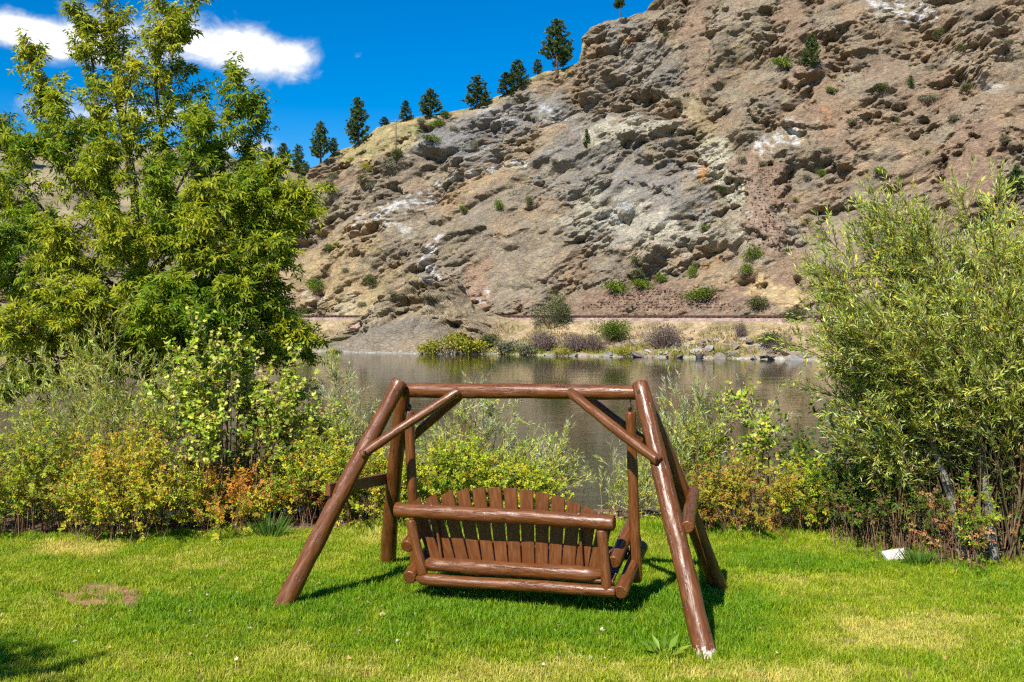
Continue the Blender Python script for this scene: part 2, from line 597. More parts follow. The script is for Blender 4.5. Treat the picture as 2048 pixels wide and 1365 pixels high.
def paint_mat(name, plank=False):
    """glossy brown paint over peeled logs, worn to bare wood in streaks and chips"""
    m, t, b = new_mat(name)
    tc = t.new('ShaderNodeTexCoord')
    g = tc.outputs['Object']
    a = t.new('ShaderNodeAttribute'); a.attribute_name = 'Col'    # r: wear, g: tone
    sep = t.new('ShaderNodeSeparateColor')
    t.l.new(a.outputs['Color'], sep.inputs[0])
    uv = t.new('ShaderNodeAttribute'); uv.attribute_name = 'along'  # stretched coordinates of the log
    v = uv.outputs['Vector']
    n_big = t.noise(t.scalev(v, (2.2, 2.2, 1.1)), 3.0, 4, .6)
    n_fib = t.noise(t.scalev(v, (17, 17, 2.4)), 3.0, 3, .5, .3)
    n_chip = t.noise(t.scalev(v, (12, 12, 3.5)), 3.0, 4, .6, .4)
    n_chip2 = t.noise(t.scalev(v, (16, 16, 10)), 4.0, 4, .6)
    c = t.mix(n_big, (.088, .027, .0065, 1), (.155, .051, .0125, 1))
    c = t.mix(t.smooth(n_fib, .40, .72), c, (.178, .065, .018, 1))
    wear = t.math('ADD', t.math('MULTIPLY', t.math('SUBTRACT', n_chip, .5), 1.0), t.math('MULTIPLY', t.math('SUBTRACT', n_chip2, .5), .55))
    wear = t.math('ADD', wear, sep.outputs[0])
    chip = t.smooth(wear, .46, .54)
    c = t.mix(chip, c, (.52, .43, .36, 1))
    c = t.mix(t.smooth(wear, .86, 1.05), c, (.74, .70, .64, 1))
    kv = t.new('ShaderNodeTexVoronoi'); kv.inputs['Scale'].default_value = 1.0
    t.l.new(t.scalev(v, (7, 7, 3.2)), kv.inputs['Vector'])
    knot = t.smooth(kv.outputs['Distance'], .06, .13, 0 if plank else .75, 0)
    c = t.mix(knot, c, (.030, .012, .006, 1))
    n_chk = t.noise(t.scalev(v, (11, 11, .55)), 3.0, 3, .55, .2)
    chk = t.smooth(t.math('ABSOLUTE', t.math('SUBTRACT', n_chk, .56)), .004, .016, 1, 0)
    chk = t.math('MULTIPLY', chk, t.smooth(n_big, .42, .55))
    c = t.mix(t.math('MULTIPLY', chk, .0 if plank else .85), c, (.022, .010, .006, 1))
    t.l.new(c, b.inputs['Base Color'])
    r = t.math('ADD', t.smooth(n_fib, .3, .7, .36 if plank else .26, .5 if plank else .44), t.math('MULTIPLY', chip, .35))
    t.l.new(r, b.inputs['Roughness'])
    b.inputs['Specular IOR Level'].default_value = .42
    b.inputs['Coat Weight'].default_value = .0 if plank else .08
    b.inputs['Coat Roughness'].default_value = .22
    bp = t.new('ShaderNodeBump')
    bp.inputs['Strength'].default_value = .2 if plank else .5
    bp.inputs['Distance'].default_value = .004 if plank else .007
    hgt = t.math('ADD', t.math('ADD', n_fib, t.math('MULTIPLY', n_chip, .8)), t.math('ADD', t.math('MULTIPLY', chip, -.25), t.math('MULTIPLY', chk, 0.0 if plank else -.9)))
    t.l.new(hgt, bp.inputs['Height'])
    t.l.new(bp.outputs[0], b.inputs['Normal'])
    return m


M_LOG = paint_mat('brown painted log')
M_PLANK = paint_mat('brown painted board', True)


def metal_mat():
    m, t, b = new_mat('rusty iron')
    tc = t.new('ShaderNodeTexCoord')
    n = t.noise(tc.outputs['Object'], 40, 5, .6)
    t.l.new(t.mix(n, (.05, .04, .035, 1), (.16, .075, .04, 1)), b.inputs['Base Color'])
    b.inputs['Metallic'].default_value = .6
    b.inputs['Roughness'].default_value = .55
    return m


M_IRON = metal_mat()


def water_mat():
    m, t, b = new_mat('river water')
    tc = t.new('ShaderNodeTexCoord')
    g = tc.outputs['Object']
    n0 = t.noise(t.scalev(g, (.02, .05, 1)), 1.0, 3, .5)
    c = t.mix(n0, (.026, .027, .009, 1), (.042, .040, .014, 1))
    t.l.new(c, b.inputs['Base Color'])
    b.inputs['Roughness'].default_value = .05
    b.inputs['IOR'].default_value = 1.33
    b.inputs['Specular IOR Level'].default_value = .24
    n1 = t.noise(t.scalev(g, (.55, 1.25, 1)), 1.0, 4, .55, .4)
    n2 = t.noise(t.scalev(g, (2.2, 5.5, 1)), 1.0, 4, .6, .3)
    n3 = t.noise(t.scalev(g, (.10, .28, 1)), 1.0, 3, .5, .6)
    hgt = t.math('ADD', t.math('MULTIPLY', n1, .5), t.math('ADD', t.math('MULTIPLY', n2, .05), t.math('MULTIPLY', n3, .8)))
    bp = t.new('ShaderNodeBump')
    bp.inputs['Strength'].default_value = .10
    bp.inputs['Distance'].default_value = .20
    t.l.new(hgt, bp.inputs['Height'])
    t.l.new(bp.outputs[0], b.inputs['Normal'])
    return m


M_WATER = water_mat()
WATER_Z = -2.0


# ------------------------------------------------------------------ lawn, bank and river bed (one ground sheet)
def edge_y(x):
    return np.interp(x, [-40, -8, -5, -2, 0, 2, 3.2, 4.2, 5.2, 7, 40], [11.6, 11.6, 11.75, 12.0, 12.15, 12.05, 11.7, 11.1, 10.6, 10.3, 10.0])


def lawn_z(x, y):
    e = edge_y(x) + .35 * fbm(np.asarray(x) * .6, np.asarray(y) * .6, 5, 2)
    d = np.asarray(y) - e
    und = .018 * fbm(np.asarray(x) * .8, np.asarray(y) * .8, 3, 3)
    bank = -4.6 * sstep(d, .9, 9.0)
    return und * sstep(-d, -3, 0) + bank + .05 * fbm(np.asarray(x) * 2, np.asarray(y) * 2, 8, 3) * sstep(d, -.1, .5)


def seg_d(x, y, pts):
    """distance to a polyline"""
    best = np.full(np.shape(x), 1e9)
    pts = np.asarray(pts, float)
    if len(pts) == 1:
        return np.hypot(x - pts[0][0], y - pts[0][1])
    for a, b in zip(pts[:-1], pts[1:]):
        ab = b - a
        t_ = np.clip(((x - a[0]) * ab[0] + (y - a[1]) * ab[1]) / max(ab @ ab, 1e-9), 0, 1)
        best = np.minimum(best, np.hypot(x - a[0] - t_ * ab[0], y - a[1] - t_ * ab[1]))
    return best


def gpatch(x, y, u, v, ru, rv):
    """soft patch on the lawn: centre and half sizes in metres"""
    p = ground(u, v)
    w = .5 * fbm(x * 2.2, y * 2.2, 91, 3)
    return np.clip(1.25 - np.sqrt(((x - p[0]) / ru) ** 2 + ((y - p[1]) / rv) ** 2) + w, 0, 1)


def lawn_state(x, y):
    """dryness 0..1, bare earth 0..1, lushness 0..1 of the turf"""
    n = fbm(x * .55, y * .55, 21, 4)
    n2 = fbm(x * 2.6, y * 2.6, 25, 3)
    dry = .34 + .30 * n + .20 * n2
    lush = gpatch(x, y, 1080, 1235, 1.5, .62) + gpatch(x, y, 1260, 1240, 1.2, .9) + .8 * gpatch(x, y, 690, 1190, .9, .8) + .6 * gpatch(x, y, 930, 1130, 1.0, .9)
    lush = lush + .7 * gpatch(x, y, 1520, 1225, .7, .45) + .7 * gpatch(x, y, 1500, 1130, 1.0, .5) + .6 * gpatch(x, y, 420, 1220, 1.1, .4)
    lush = np.clip(lush, 0, 1)
    yel = gpatch(x, y, 1020, 1345, 2.0, .33) + gpatch(x, y, 1850, 1270, 1.3, .62) + .7 * gpatch(x, y, 1700, 1160, 1.5, .25) + .8 * gpatch(x, y, 650, 1325, .8, .3)
    yel = yel + .35 * gpatch(x, y, 350, 1120, 2.2, .5) + .5 * gpatch(x, y, 760, 1085, 1.2, .35) + .6 * gpatch(x, y, 1450, 1350, 1.2, .25)
    yel = yel + .35 * gpatch(x, y, 60, 1240, .8, .5)
    dry = np.clip(dry + .42 * np.clip(yel, 0, 1) - .42 * lush, 0, 1)
    straw = np.clip(gpatch(x, y, 130, 1096, .60, .30) + gpatch(x, y, 185, 1103, .30, .25), 0, 1)
    bare = np.clip(1.6 * gpatch(x, y, 222, 1193, .38, .40) + .8 * gpatch(x, y, 180, 1182, .25, .2) + .08 + .9 * fbm(x * 5, y * 5, 29, 3), 0, 1)
    return np.clip(dry + .8 * straw, 0, 1.2), bare, lush


def make_lawn():
    xs = np.concatenate([[-3000, -600, -150, -60, -30, -18, -13], np.arange(-10.5, 10.51, .1), [13, 18, 30, 60, 150, 600, 3000]])
    ys = np.concatenate([[-400, -60, -20, -8, -2, 2, 4], np.arange(5.4, 17, .1), np.arange(17, 24, .4), [26, 32, 50, 100, 200, 600, 5000]])
    X, Y = np.meshgrid(xs, ys)
    Z = lawn_z(X, Y)
    e = edge_y(X) + .25 * fbm(X * 1.4, Y * 1.4, 6, 3)
    dry, bare, lush = lawn_state(X, Y)
    c_l = np.array([.075, .105, .02]); c_d = np.array([.22, .19, .07]); c_b = np.array([.29, .165, .08]); c_s = np.array([.15, .10, .06])
    C = lerp(c_l, c_d, np.clip(dry, 0, 1)[..., None])
    C = lerp(C, c_b, bare[..., None])
    C = lerp(C, c_s, sstep(Y - e, -.25, .15)[..., None])
    C = lerp(C, np.array([.08, .07, .05]), sstep(Y - e, 2, 5)[..., None])
    nx, ny = len(xs), len(ys)
    i = (np.arange(ny - 1)[:, None] * nx + np.arange(nx - 1)[None, :])
    q = np.stack([i, i + 1, i + nx + 1, i + nx], -1).reshape(-1, 4)
    me = np_mesh('lawn', np.stack([X, Y, Z], -1).reshape(-1, 3), q, C.reshape(-1, 3), True)
    o = link('lawn', me, M_SOIL)
    o['kind'] = 'structure'
    # river
    w = np_mesh('river', [(-1500, 12.5, WATER_Z), (1500, 12.5, WATER_Z), (1500, 900, WATER_Z), (-1500, 900, WATER_Z)], np.array([[0, 1, 2, 3]]))
    r = link('river', w, M_WATER)
    r['kind'] = 'structure'


make_lawn()

# ------------------------------------------------------------------ rocky hill across the river
SO = np.array([2.0, 116.9])           # shore point in front of the middle
ES = np.array([.904, -.427])          # along the shore
EN = np.array([.427, .904])           # inland
SLOPE = 1.42


def to_st(x, y):
    return (x - SO[0]) * ES[0] + (y - SO[1]) * ES[1], (x - SO[0]) * EN[0] + (y - SO[1]) * EN[1]


def face_profile(t):
    """height of the undivided face above the river, by distance inland"""
    z = np.interp(t, [-8, -1, 0, 1.2, 6.5, 9.2, 16.2, 17, 20, 30, 200], [-5.5, -2.6, -2.02, -1.55, .2, 1.75, 1.85, 2.6, 5.6, 5.6 + 10 * SLOPE, 5.6 + 180 * SLOPE])
    return z


SIL = [(-700, 505), (-300, 500), (0, 490), (200, 470), (400, 450), (500, 432), (545, 415), (580, 385), (610, 345), (640, 318), (665, 300), (690, 290), (725, 272), (760, 247), (800, 238),
       (850, 230), (900, 219), (930, 212), (960, 196), (1000, 180), (1035, 158), (1075, 138), (1110, 128), (1140, 116), (1155, 92), (1166, 62), (1180, 45), (1215, 28), (1265, 6),
       (1320, -30), (1400, -95), (1600, -170), (1900, -230), (2200, -260), (2700, -260)]
_cs, _cz, _ct = [], [], []
for (u, v) in SIL:
    k = (u - 1024) / F
    Ys = np.linspace(90, 420, 4000)
    s_, t_ = to_st(k * Ys, Ys)
    zr = CH - (v - HZ) / F * Ys
    pz = face_profile(t_)
    i = np.argmax((pz >= zr) & (t_ > 16))
    _cs.append(s_[i]); _cz.append(zr[i]); _ct.append(t_[i])
_o = np.argsort(_cs)
CS, CZ, CT = np.array(_cs)[_o], np.array(_cz)[_o], np.array(_ct)[_o]


def hill_base(s, t):
    sw = s + .9 * fbm(s / 6, t / 6, 40, 3) * sstep(t, 14, 30)
    zf = face_profile(t + 2.2 * fbm(s / 23., t / 30., 41, 3) * sstep(t, 17, 26) + 1.1 * fbm(s / 9., t / 40., 46, 2) * sstep(-t, -5, 0))
    zc = np.interp(sw, CS, CZ) + .13 * (t - np.interp(sw, CS, CT))
    k = 1.1
    d = zf - zc
    z = zc - k * np.log1p(np.exp(-np.clip(d, -60, 60) / k)) + 0.0
    z = np.where(d < -20, zf, z)
    # rocky knob between the railway and the water
    s0, t0 = to_st(*at(742, 650, 121.5)[:2])
    kn = np.exp(-(((s - s0) / 8.4) ** 2) ** 1.6 - (((t - 4.9) / 5.4) ** 2) ** 1.4)
    z = z + kn * 5.6 * (1 + .35 * fbm(s / 4, t / 4, 47, 3))
    return z, kn


HILL = {}


def make_hill():
    us = np.concatenate([np.arange(-520, 470, 11.), np.arange(470, 1720, 2.1), np.arange(1720, 2080, 2.8), np.arange(2080, 2430, 9.)])
    ts = np.concatenate([np.linspace(-7, -3.2, 4), np.linspace(-3, -.45, 15), np.linspace(-.3, 17, 88), np.linspace(17.08, 54, 360), np.linspace(54.3, 75, 30), np.linspace(76, 240, 24)])
    K = (us - 1024) / F
    kk, tt = np.meshgrid(K, ts)
    Y = (tt + EN[0] * SO[0] + EN[1] * SO[1]) / (EN[0] * kk + EN[1])
    X = kk * Y
    s, t = to_st(X, Y)
    z, kn = hill_base(s, t)
    zc = np.interp(s, CS, CZ)
    top = sstep(z - zc, -2.2, .6)                       # rounded, grassy shoulder at the crest
    a = s; b = t * .57 + z * .82
    # masks placed from the photograph: pixel -> nearest grid point on the undisturbed face
    V0 = np.stack([X, Y, z], -1)
    U0, W0 = proj(V0)

    def ab(u, v):
        d = (U0 - u) ** 2 + (W0 - v) ** 2 + np.where(t < -1, 1e6, 0)
        i = np.argmin(d + 1e-3 * Y)
        return a.flat[i], b.flat[i]

    WOB = fbm(a / 2.2, b / 2.2, 60, 4); WOB2 = fbm(a / .9, b / .9, 130, 4)

    def stroke(pts, r, wob=.6, sharp=.8, seed=60, fine=2.2):
        w = (WOB if fine > 1 else WOB2) * wob * r
        d = seg_d(a, b, [ab(*p) for p in pts])
        return sstep(r - d + w, -sharp * r * .5, sharp * r * .5)

    dip = math.radians(42)
    a1 = a * math.cos(dip) + b * math.sin(dip); b1 = -a * math.sin(dip) + b * math.cos(dip)
    wx = fbm(a / 7, b / 7, 70, 3) * 1.6; wy = fbm(a / 7 + 9, b / 7, 73, 3) * 1.6
    wx2 = fbm(a / 1.7, b / 1.7, 75, 2) * .45; wy2 = fbm(a / 1.7 + 9, b / 1.7, 77, 2) * .45
    # smooth ground: scree, gully, embankment
    scree = np.clip(stroke([(1180, 608), (1320, 590), (1450, 608)], 2.6, .4) + stroke([(1530, 345), (1520, 420), (1545, 490)], 2.2, .8)
                    + stroke([(1480, 330), (1540, 390)], 1.8, .8) + .9 * stroke([(1950, 300), (1930, 380)], 3.2, .8)
                    + .7 * stroke([(1400, 180), (1560, 215), (1680, 300)], 2.0, 1.0) + .8 * stroke([(1570, 540), (1560, 600)], 2.4, .7)
                    + .8 * stroke([(1480, 590), (1570, 580)], 2.0, .7) + .6 * stroke([(1750, 120), (1850, 190), (1960, 250)], 3.0, 1.0), 0, 1)
    grassy = np.clip(top * sstep(1250 - U0, 0, 150) * sstep(U0, 560, 700) + stroke([(720, 285), (800, 258), (900, 232)], 3.4, .7) + .8 * stroke([(690, 320), (820, 290)], 1.5, .9)
                     + .45 * stroke([(640, 560), (760, 600)], 4.0, 1.2) + .4 * stroke([(1380, 200), (1420, 280)], 1.4, 1.0), 0, 1)
    smoothplate = np.clip(stroke([(1000, 570), (900, 470), (1010, 400)], 4.5, .7) * .75 + stroke([(1090, 500), (1050, 580)], 3.2, .6) * .8 + .6 * stroke([(1020, 640), (880, 640)], 2.5, .6), 0, 1)
    bankm = sstep(16.8 - t, 0, .8) * (1 - np.clip(kn * 5, 0, 1))
    rocky = np.clip(1 - .93 * scree - .8 * grassy - .62 * smoothplate, 0, 1) * (1 - .9 * bankm)
    right = sstep(a, 8, 30)
    # fractured rock: angular tilted blocks at several sizes, and ledges that dip down to the left
    rough = sstep(fbm(a1 / 13, b1 / 7, 86, 3), -.28, .34)
    c1, h1 = crags((a1 + wx) / 12.0, (b1 + wy) / 6.5, 80, .30, 3.2)
    c2, h2_ = crags((a1 + .7 * wx) / 4.6, (b1 + .7 * wy) / 2.7, 81, .30, 3.4)
    c3, h3 = crags((a1 + .3 * wx) / 1.9, (b1 + .3 * wy) / 1.15, 82, .28, 3.2)
    c4, h4 = crags(a1 / .95 + 3, b1 / .6, 83, .28, 3.0)
    ridg = 1 - np.abs(fbm(a1 / 14 + 3, b1 / 8, 84, 2)) * 1.6
    D = 1.3 * fbm(a / 16, b / 16, 85, 2) + .8 * (ridg - .6)
    D = D + 2.1 * (c1 - .5)
    D = D + 1.25 * (c2 - .5) * (.28 + .85 * rough)
    D = D + .76 * (c3 - .5) * (.20 + .95 * rough)
    D = D + .40 * (c4 - .5) * (.25 + .85 * rough)
    for per, amp, sd in ((9.5, 1.7, 0), (3.6, .60, 5)):
        ph = (b1 + .75 * wy + 1.3 * fbm(a1 / (per * 2.6), b1 / per, 87 + sd, 2)) / per
        fr = ph - np.floor(ph)
        cut_ = sstep(fr, 0, .12) * (1 - fr)
        D = D + amp * cut_ * sstep(fbm(a1 / (per * 3.4) + 7, np.floor(ph) * 3.1, 98 + sd, 2), -.2, .4) * (.45 + .75 * rough) * (1 - .35 * right)
    D = D * rocky * sstep(t, -.5, 1.2) * (1 - .65 * top * sstep(1330 - U0, 0, 160))
    D = D * (1 + .5 * np.clip(kn * 3, 0, 1))
    D = D + (1 - rocky) * (.07 * fbm(a / .8, b / .8, 90, 3) + .10 * fbm(a / 3, b / 3, 92, 3)) + .06 * fbm(a / .35, b / .35, 93, 2) * scree
    # named crags: overhangs, the pale rib and ledges
    D = D + 1.5 * stroke([(1225, 250), (1330, 260), (1310, 300)], 2.2, .3) - 1.5 * stroke([(1310, 345), (1340, 330)], 1.2, .5)
    D = D + 1.3 * stroke([(1530, 225), (1640, 245)], 1.3, .5) - 1.3 * stroke([(1545, 262), (1600, 285)], 1.3, .5)
    D = D + 1.0 * stroke([(1420, 300), (1480, 370), (1550, 460)], 2.0, .45)
    D = D + .9 * stroke([(870, 430), (1010, 360)], 1.5, .5) - 1.0 * stroke([(900, 480), (960, 465)], .9, .5)
    D = D + 1.1 * stroke([(740, 350), (860, 290), (960, 280)], 1.7, .5) - .8 * stroke([(760, 395), (850, 340)], 1.0, .5)
    D = D + 1.2 * stroke([(1190, 60), (1340, 20), (1500, 10)], 2.6, .6) + .9 * stroke([(1450, 60), (1420, 180)], 1.3, .5)
    D = D - 1.2 * stroke([(1440, 30), (1420, 40)], .9, .6) - .9 * stroke([(1250, 375), (1330, 400)], 1.1, .6)
    D = D + 1.5 * stroke([(1612, 140), (1626, 140)], 1.3, .3) - 2.2 * stroke([(1618, 96), (1618, 80)], 1.9, .2)
    nb = np.array([-EN[0] * .98, -EN[1] * .98, .06])
    P = V0 + D[..., None] * nb
    # ---- colours (base colours of the rock itself)
    n_l = fbm(a / 13, b / 13, 100, 4); n_m = fbm(a1 / 4.5, b1 / 2.2, 104, 4); n_f = fbm(a1 / 1.1, b1 / .6, 108, 3)
    C = lerp(np.array([.150, .119, .086]), np.array([.205, .164, .116]), sstep(n_m + .4 * n_f, -.6, .6)[..., None])
    C = lerp(C, np.array([.185, .150, .115]), (.6 * sstep(n_l, -.1, .5))[..., None])
    rust = sstep(fbm(a / 9 + 5, b / 7, 111, 4) + .35 * right, .02, .55)
    C = lerp(C, np.array([.225, .142, .085]), (.45 * rust)[..., None])
    C = C * (1 + .14 * (h3 - .5) + .22 * (h2_ - .5))[..., None]
    grey = np.clip(stroke([(1150, 300), (1300, 430)], 7.0, .8) * .7 + .8 * stroke([(880, 270), (1080, 220)], 4.0, .8) + .8 * stroke([(720, 420), (980, 310)], 2.6, .8) + .5 * stroke([(1230, 60), (1330, 160)], 3, 1), 0, 1)
    C = lerp(C, C.mean(-1, keepdims=True) * np.array([1.03, .99, .97]) * 1.05, (grey * .85)[..., None])
    tan_ = np.clip(stroke([(560, 560), (700, 480)], 5.0, .9) * .8 + .8 * stroke([(640, 600), (850, 590)], 3.0, .9) + .6 * stroke([(900, 400), (1100, 260)], 2.2, 1.0) + .5 * stroke([(1300, 500), (1480, 560)], 3, 1), 0, 1)
    C = lerp(C, np.array([.300, .205, .108]) * (1 + .3 * n_f)[..., None], (tan_ * .75)[..., None])
    C = lerp(C, np.array([.250, .155, .105]), (.6 * stroke([(580, 600), (660, 540), (720, 570)], 2.0, .8) + .7 * stroke([(890, 555), (950, 540)], 1.6, .6)).clip(0, 1)[..., None])
    pale = np.clip(stroke([(1420, 295), (1480, 370), (1555, 465)], 2.2, .5) + .8 * stroke([(1190, 265), (1340, 250)], 2.0, .8) + .7 * stroke([(1180, 420), (1300, 460)], 3.0, 1.0) + .6 * stroke([(1340, 470), (1560, 480)], 2.0, .9)
                   + .7 * stroke([(645, 640), (690, 610)], 1.8, .9) + .7 * stroke([(730, 640), (760, 625)], 1.3, .7), 0, 1)
    C = lerp(C, np.array([.345, .310, .240]) * (1 + .25 * n_f)[..., None], (.85 * pale)[..., None])
    white = np.zeros_like(a)
    for pts, r, w in [([(730, 440), (790, 412), (835, 395)], 1.3, .8), ([(835, 555), (855, 510), (880, 480)], .75, .9), ([(870, 360), (930, 340), (1040, 325)], .55, 1.0),
                      ([(935, 225), (1010, 240)], 1.2, .45), ([(1080, 215), (1130, 235)], 1.1, .5), ([(1530, 285), (1585, 270)], 1.35, .9), ([(1760, 5), (1840, 20)], 1.6, .85),
                      ([(1965, 150), (1985, 165)], 1.0, .5), ([(960, 600), (970, 585)], .6, .8), ([(1210, 440), (1260, 420)], 1.2, .6), ([(1385, 345), (1395, 330)], .7, .6),
                      ([(830, 470), (760, 445)], .7, .5), ([(600, 590), (640, 600)], .9, .5)]:
        sm = stroke(pts, r, 1.3, 1.2, 130, .9)
        white = np.maximum(white, w * sm * sstep(fbm(a1 / 1.2, b1 / 2.2, 133, 4), -.45, .25))
    C = lerp(C, np.array([.44, .43, .43]), (.95 * white)[..., None])
    org = np.clip(stroke([(1655, 215), (1655, 270)], .55, 1.2) + stroke([(1400, 330), (1410, 360)], .6, 1.2) + .8 * stroke([(1255, 75), (1262, 90)], .6, 1.2), 0, 1) * sstep(n_f, -.4, .3)
    C = lerp(C, np.array([.40, .17, .035]), (.75 * org)[..., None])
    C = lerp(C, np.array([.175, .115, .080]) * (1 + .35 * n_f)[..., None], (.85 * scree)[..., None])
    C = lerp(C, np.array([.36, .26, .14]) * (1 + .2 * n_f)[..., None], (.8 * stroke([(1520, 575), (1590, 600)], 1.6, .6))[..., None])
    gcol = lerp(np.array([.30, .235, .115]), np.array([.19, .165, .07]), sstep(fbm(a / 2, b / 2, 140, 3), -.3, .5)[..., None])
    C = lerp(C, gcol, (.88 * grassy)[..., None])
    # sparse dry grass caught between the rocks
    tuft = sstep(fbm(a / 1.3, b / 1.3, 150, 4) + .3 * fbm(a / 14, b / 14, 152, 2), .30, .62) * (1 - scree)
    C = lerp(C, np.array([.27, .22, .11]), (.30 * tuft)[..., None])
    # bank under the railway
    bk = lerp(np.array([.340, .245, .145]), np.array([.215, .165, .085]), sstep(fbm(a / 3, t / 3, 160, 4), -.3, .4)[..., None])
    bk = lerp(bk, np.array([.20, .19, .05]), (sstep(3.6 - t, 0, 1.2) * sstep(fbm(a / 4, t / 2, 164, 3) - .02 * a, -.2, .4))[..., None])
    C = lerp(C, bk, (bankm * .95)[..., None])
    C = lerp(C, np.array([.24, .185, .115]) * (1 + .3 * n_f)[..., None], (.6 * np.clip(kn * 3, 0, 1))[..., None])
    C = lerp(C, np.array([.115, .105, .10]), (np.clip(kn * 2, 0, 1) * sstep(1.2 - t, 0, .8) * .6)[..., None])
    C = lerp(C, np.array([.27, .26, .24]), (sstep(-1.78 - z + .12 * fbm(a / .7, t / .3, 170, 2), 0, .08) * .7)[..., None])
    C = np.clip(C * np.array([1.27, 1.29, 1.24]), .02, .7)
    ny, nx = a.shape
    i = (np.arange(ny - 1)[:, None] * nx + np.arange(nx - 1)[None, :])
    q = np.stack([i, i + 1, i + nx + 1, i + nx], -1).reshape(-1, 4)
    me = np_mesh('hill', P.reshape(-1, 3), q, C.reshape(-1, 3), False)
    o = link('hill', me, M_ROCK)
    o['kind'] = 'structure'
    U, W = proj(P)
    HILL.update(P=P.reshape(-1, 3), U=U.ravel(), V=W.ravel(), t=t.ravel(), s=s.ravel())


make_hill()


def on_hill(u, v, tol=5.0):
    """nearest visible hill point seen at a photograph pixel"""
    d2 = (HILL['U'] - u) ** 2 + (HILL['V'] - v) ** 2
    i = np.where(d2 < tol * tol)[0]
    if len(i) == 0:
        return HILL['P'][np.argmin(d2)].copy()
    return HILL['P'][i[np.argmin(HILL['P'][i, 1])]].copy()


def make_far_hill():
    us = np.linspace(-900, 1000, 260)
    Ys = np.linspace(250, 640, 90)
    K = (us - 1024) / F
    kk, Y = np.meshgrid(K, Ys)
    X = kk * Y
    vc = np.interp(X / 440. * F + 1024, [-900, -300, 0, 120, 250, 400, 480, 560, 640, 760, 1000], [190, 230, 262, 268, 285, 300, 312, 322, 350, 430, 560])
    zc = CH + (HZ - vc) / F * 440
    r = np.clip((Y - 250) / 190, 0, 1)
    Z = -4 + (zc + 4) * (r * .75 + .25 * sstep(r, 0, 1)) + 5.0 * fbm(X / 45, Y / 45, 201, 5) * sstep(r, 0, .3) - np.clip(Y - 440, 0, 999) * .12
    n = fbm(X / 25, Y / 25, 203, 5)
    C = lerp(np.array([.17, .135, .085]), np.array([.27, .22, .13]), sstep(n, -.4, .4)[..., None])
    C = lerp(C, np.array([.10, .10, .055]), (.6 * sstep(fbm(X / 12, Y / 12, 207, 4), .15, .5))[..., None])
    ny, nx = X.shape
    i = (np.arange(ny - 1)[:, None] * nx + np.arange(nx - 1)[None, :])
    q = np.stack([i, i + 1, i + nx + 1, i + nx], -1).reshape(-1, 4)
    P = np.stack([X, Y, Z], -1)
    o = link('far_hill', np_mesh('far_hill', P.reshape(-1, 3), q, C.reshape(-1, 3), True), M_FAR)
    o['kind'] = 'structure'
    U, W = proj(P)
    HILL['far'] = (P.reshape(-1, 3), U.ravel(), W.ravel())


make_far_hill()


def on_far(u, v):
    P, U, W = HILL['far']
    d2 = (U - u) ** 2 + (W - v) ** 2
    i = np.where(d2 < 12 ** 2)[0]
    return P[np.argmin(d2)].copy() if len(i) == 0 else P[i[np.argmin(P[i, 1])]].copy()


def from_st(s, t):
    return SO[0] + s * ES[0] + t * EN[0], SO[1] + s * ES[1] + t * EN[1]


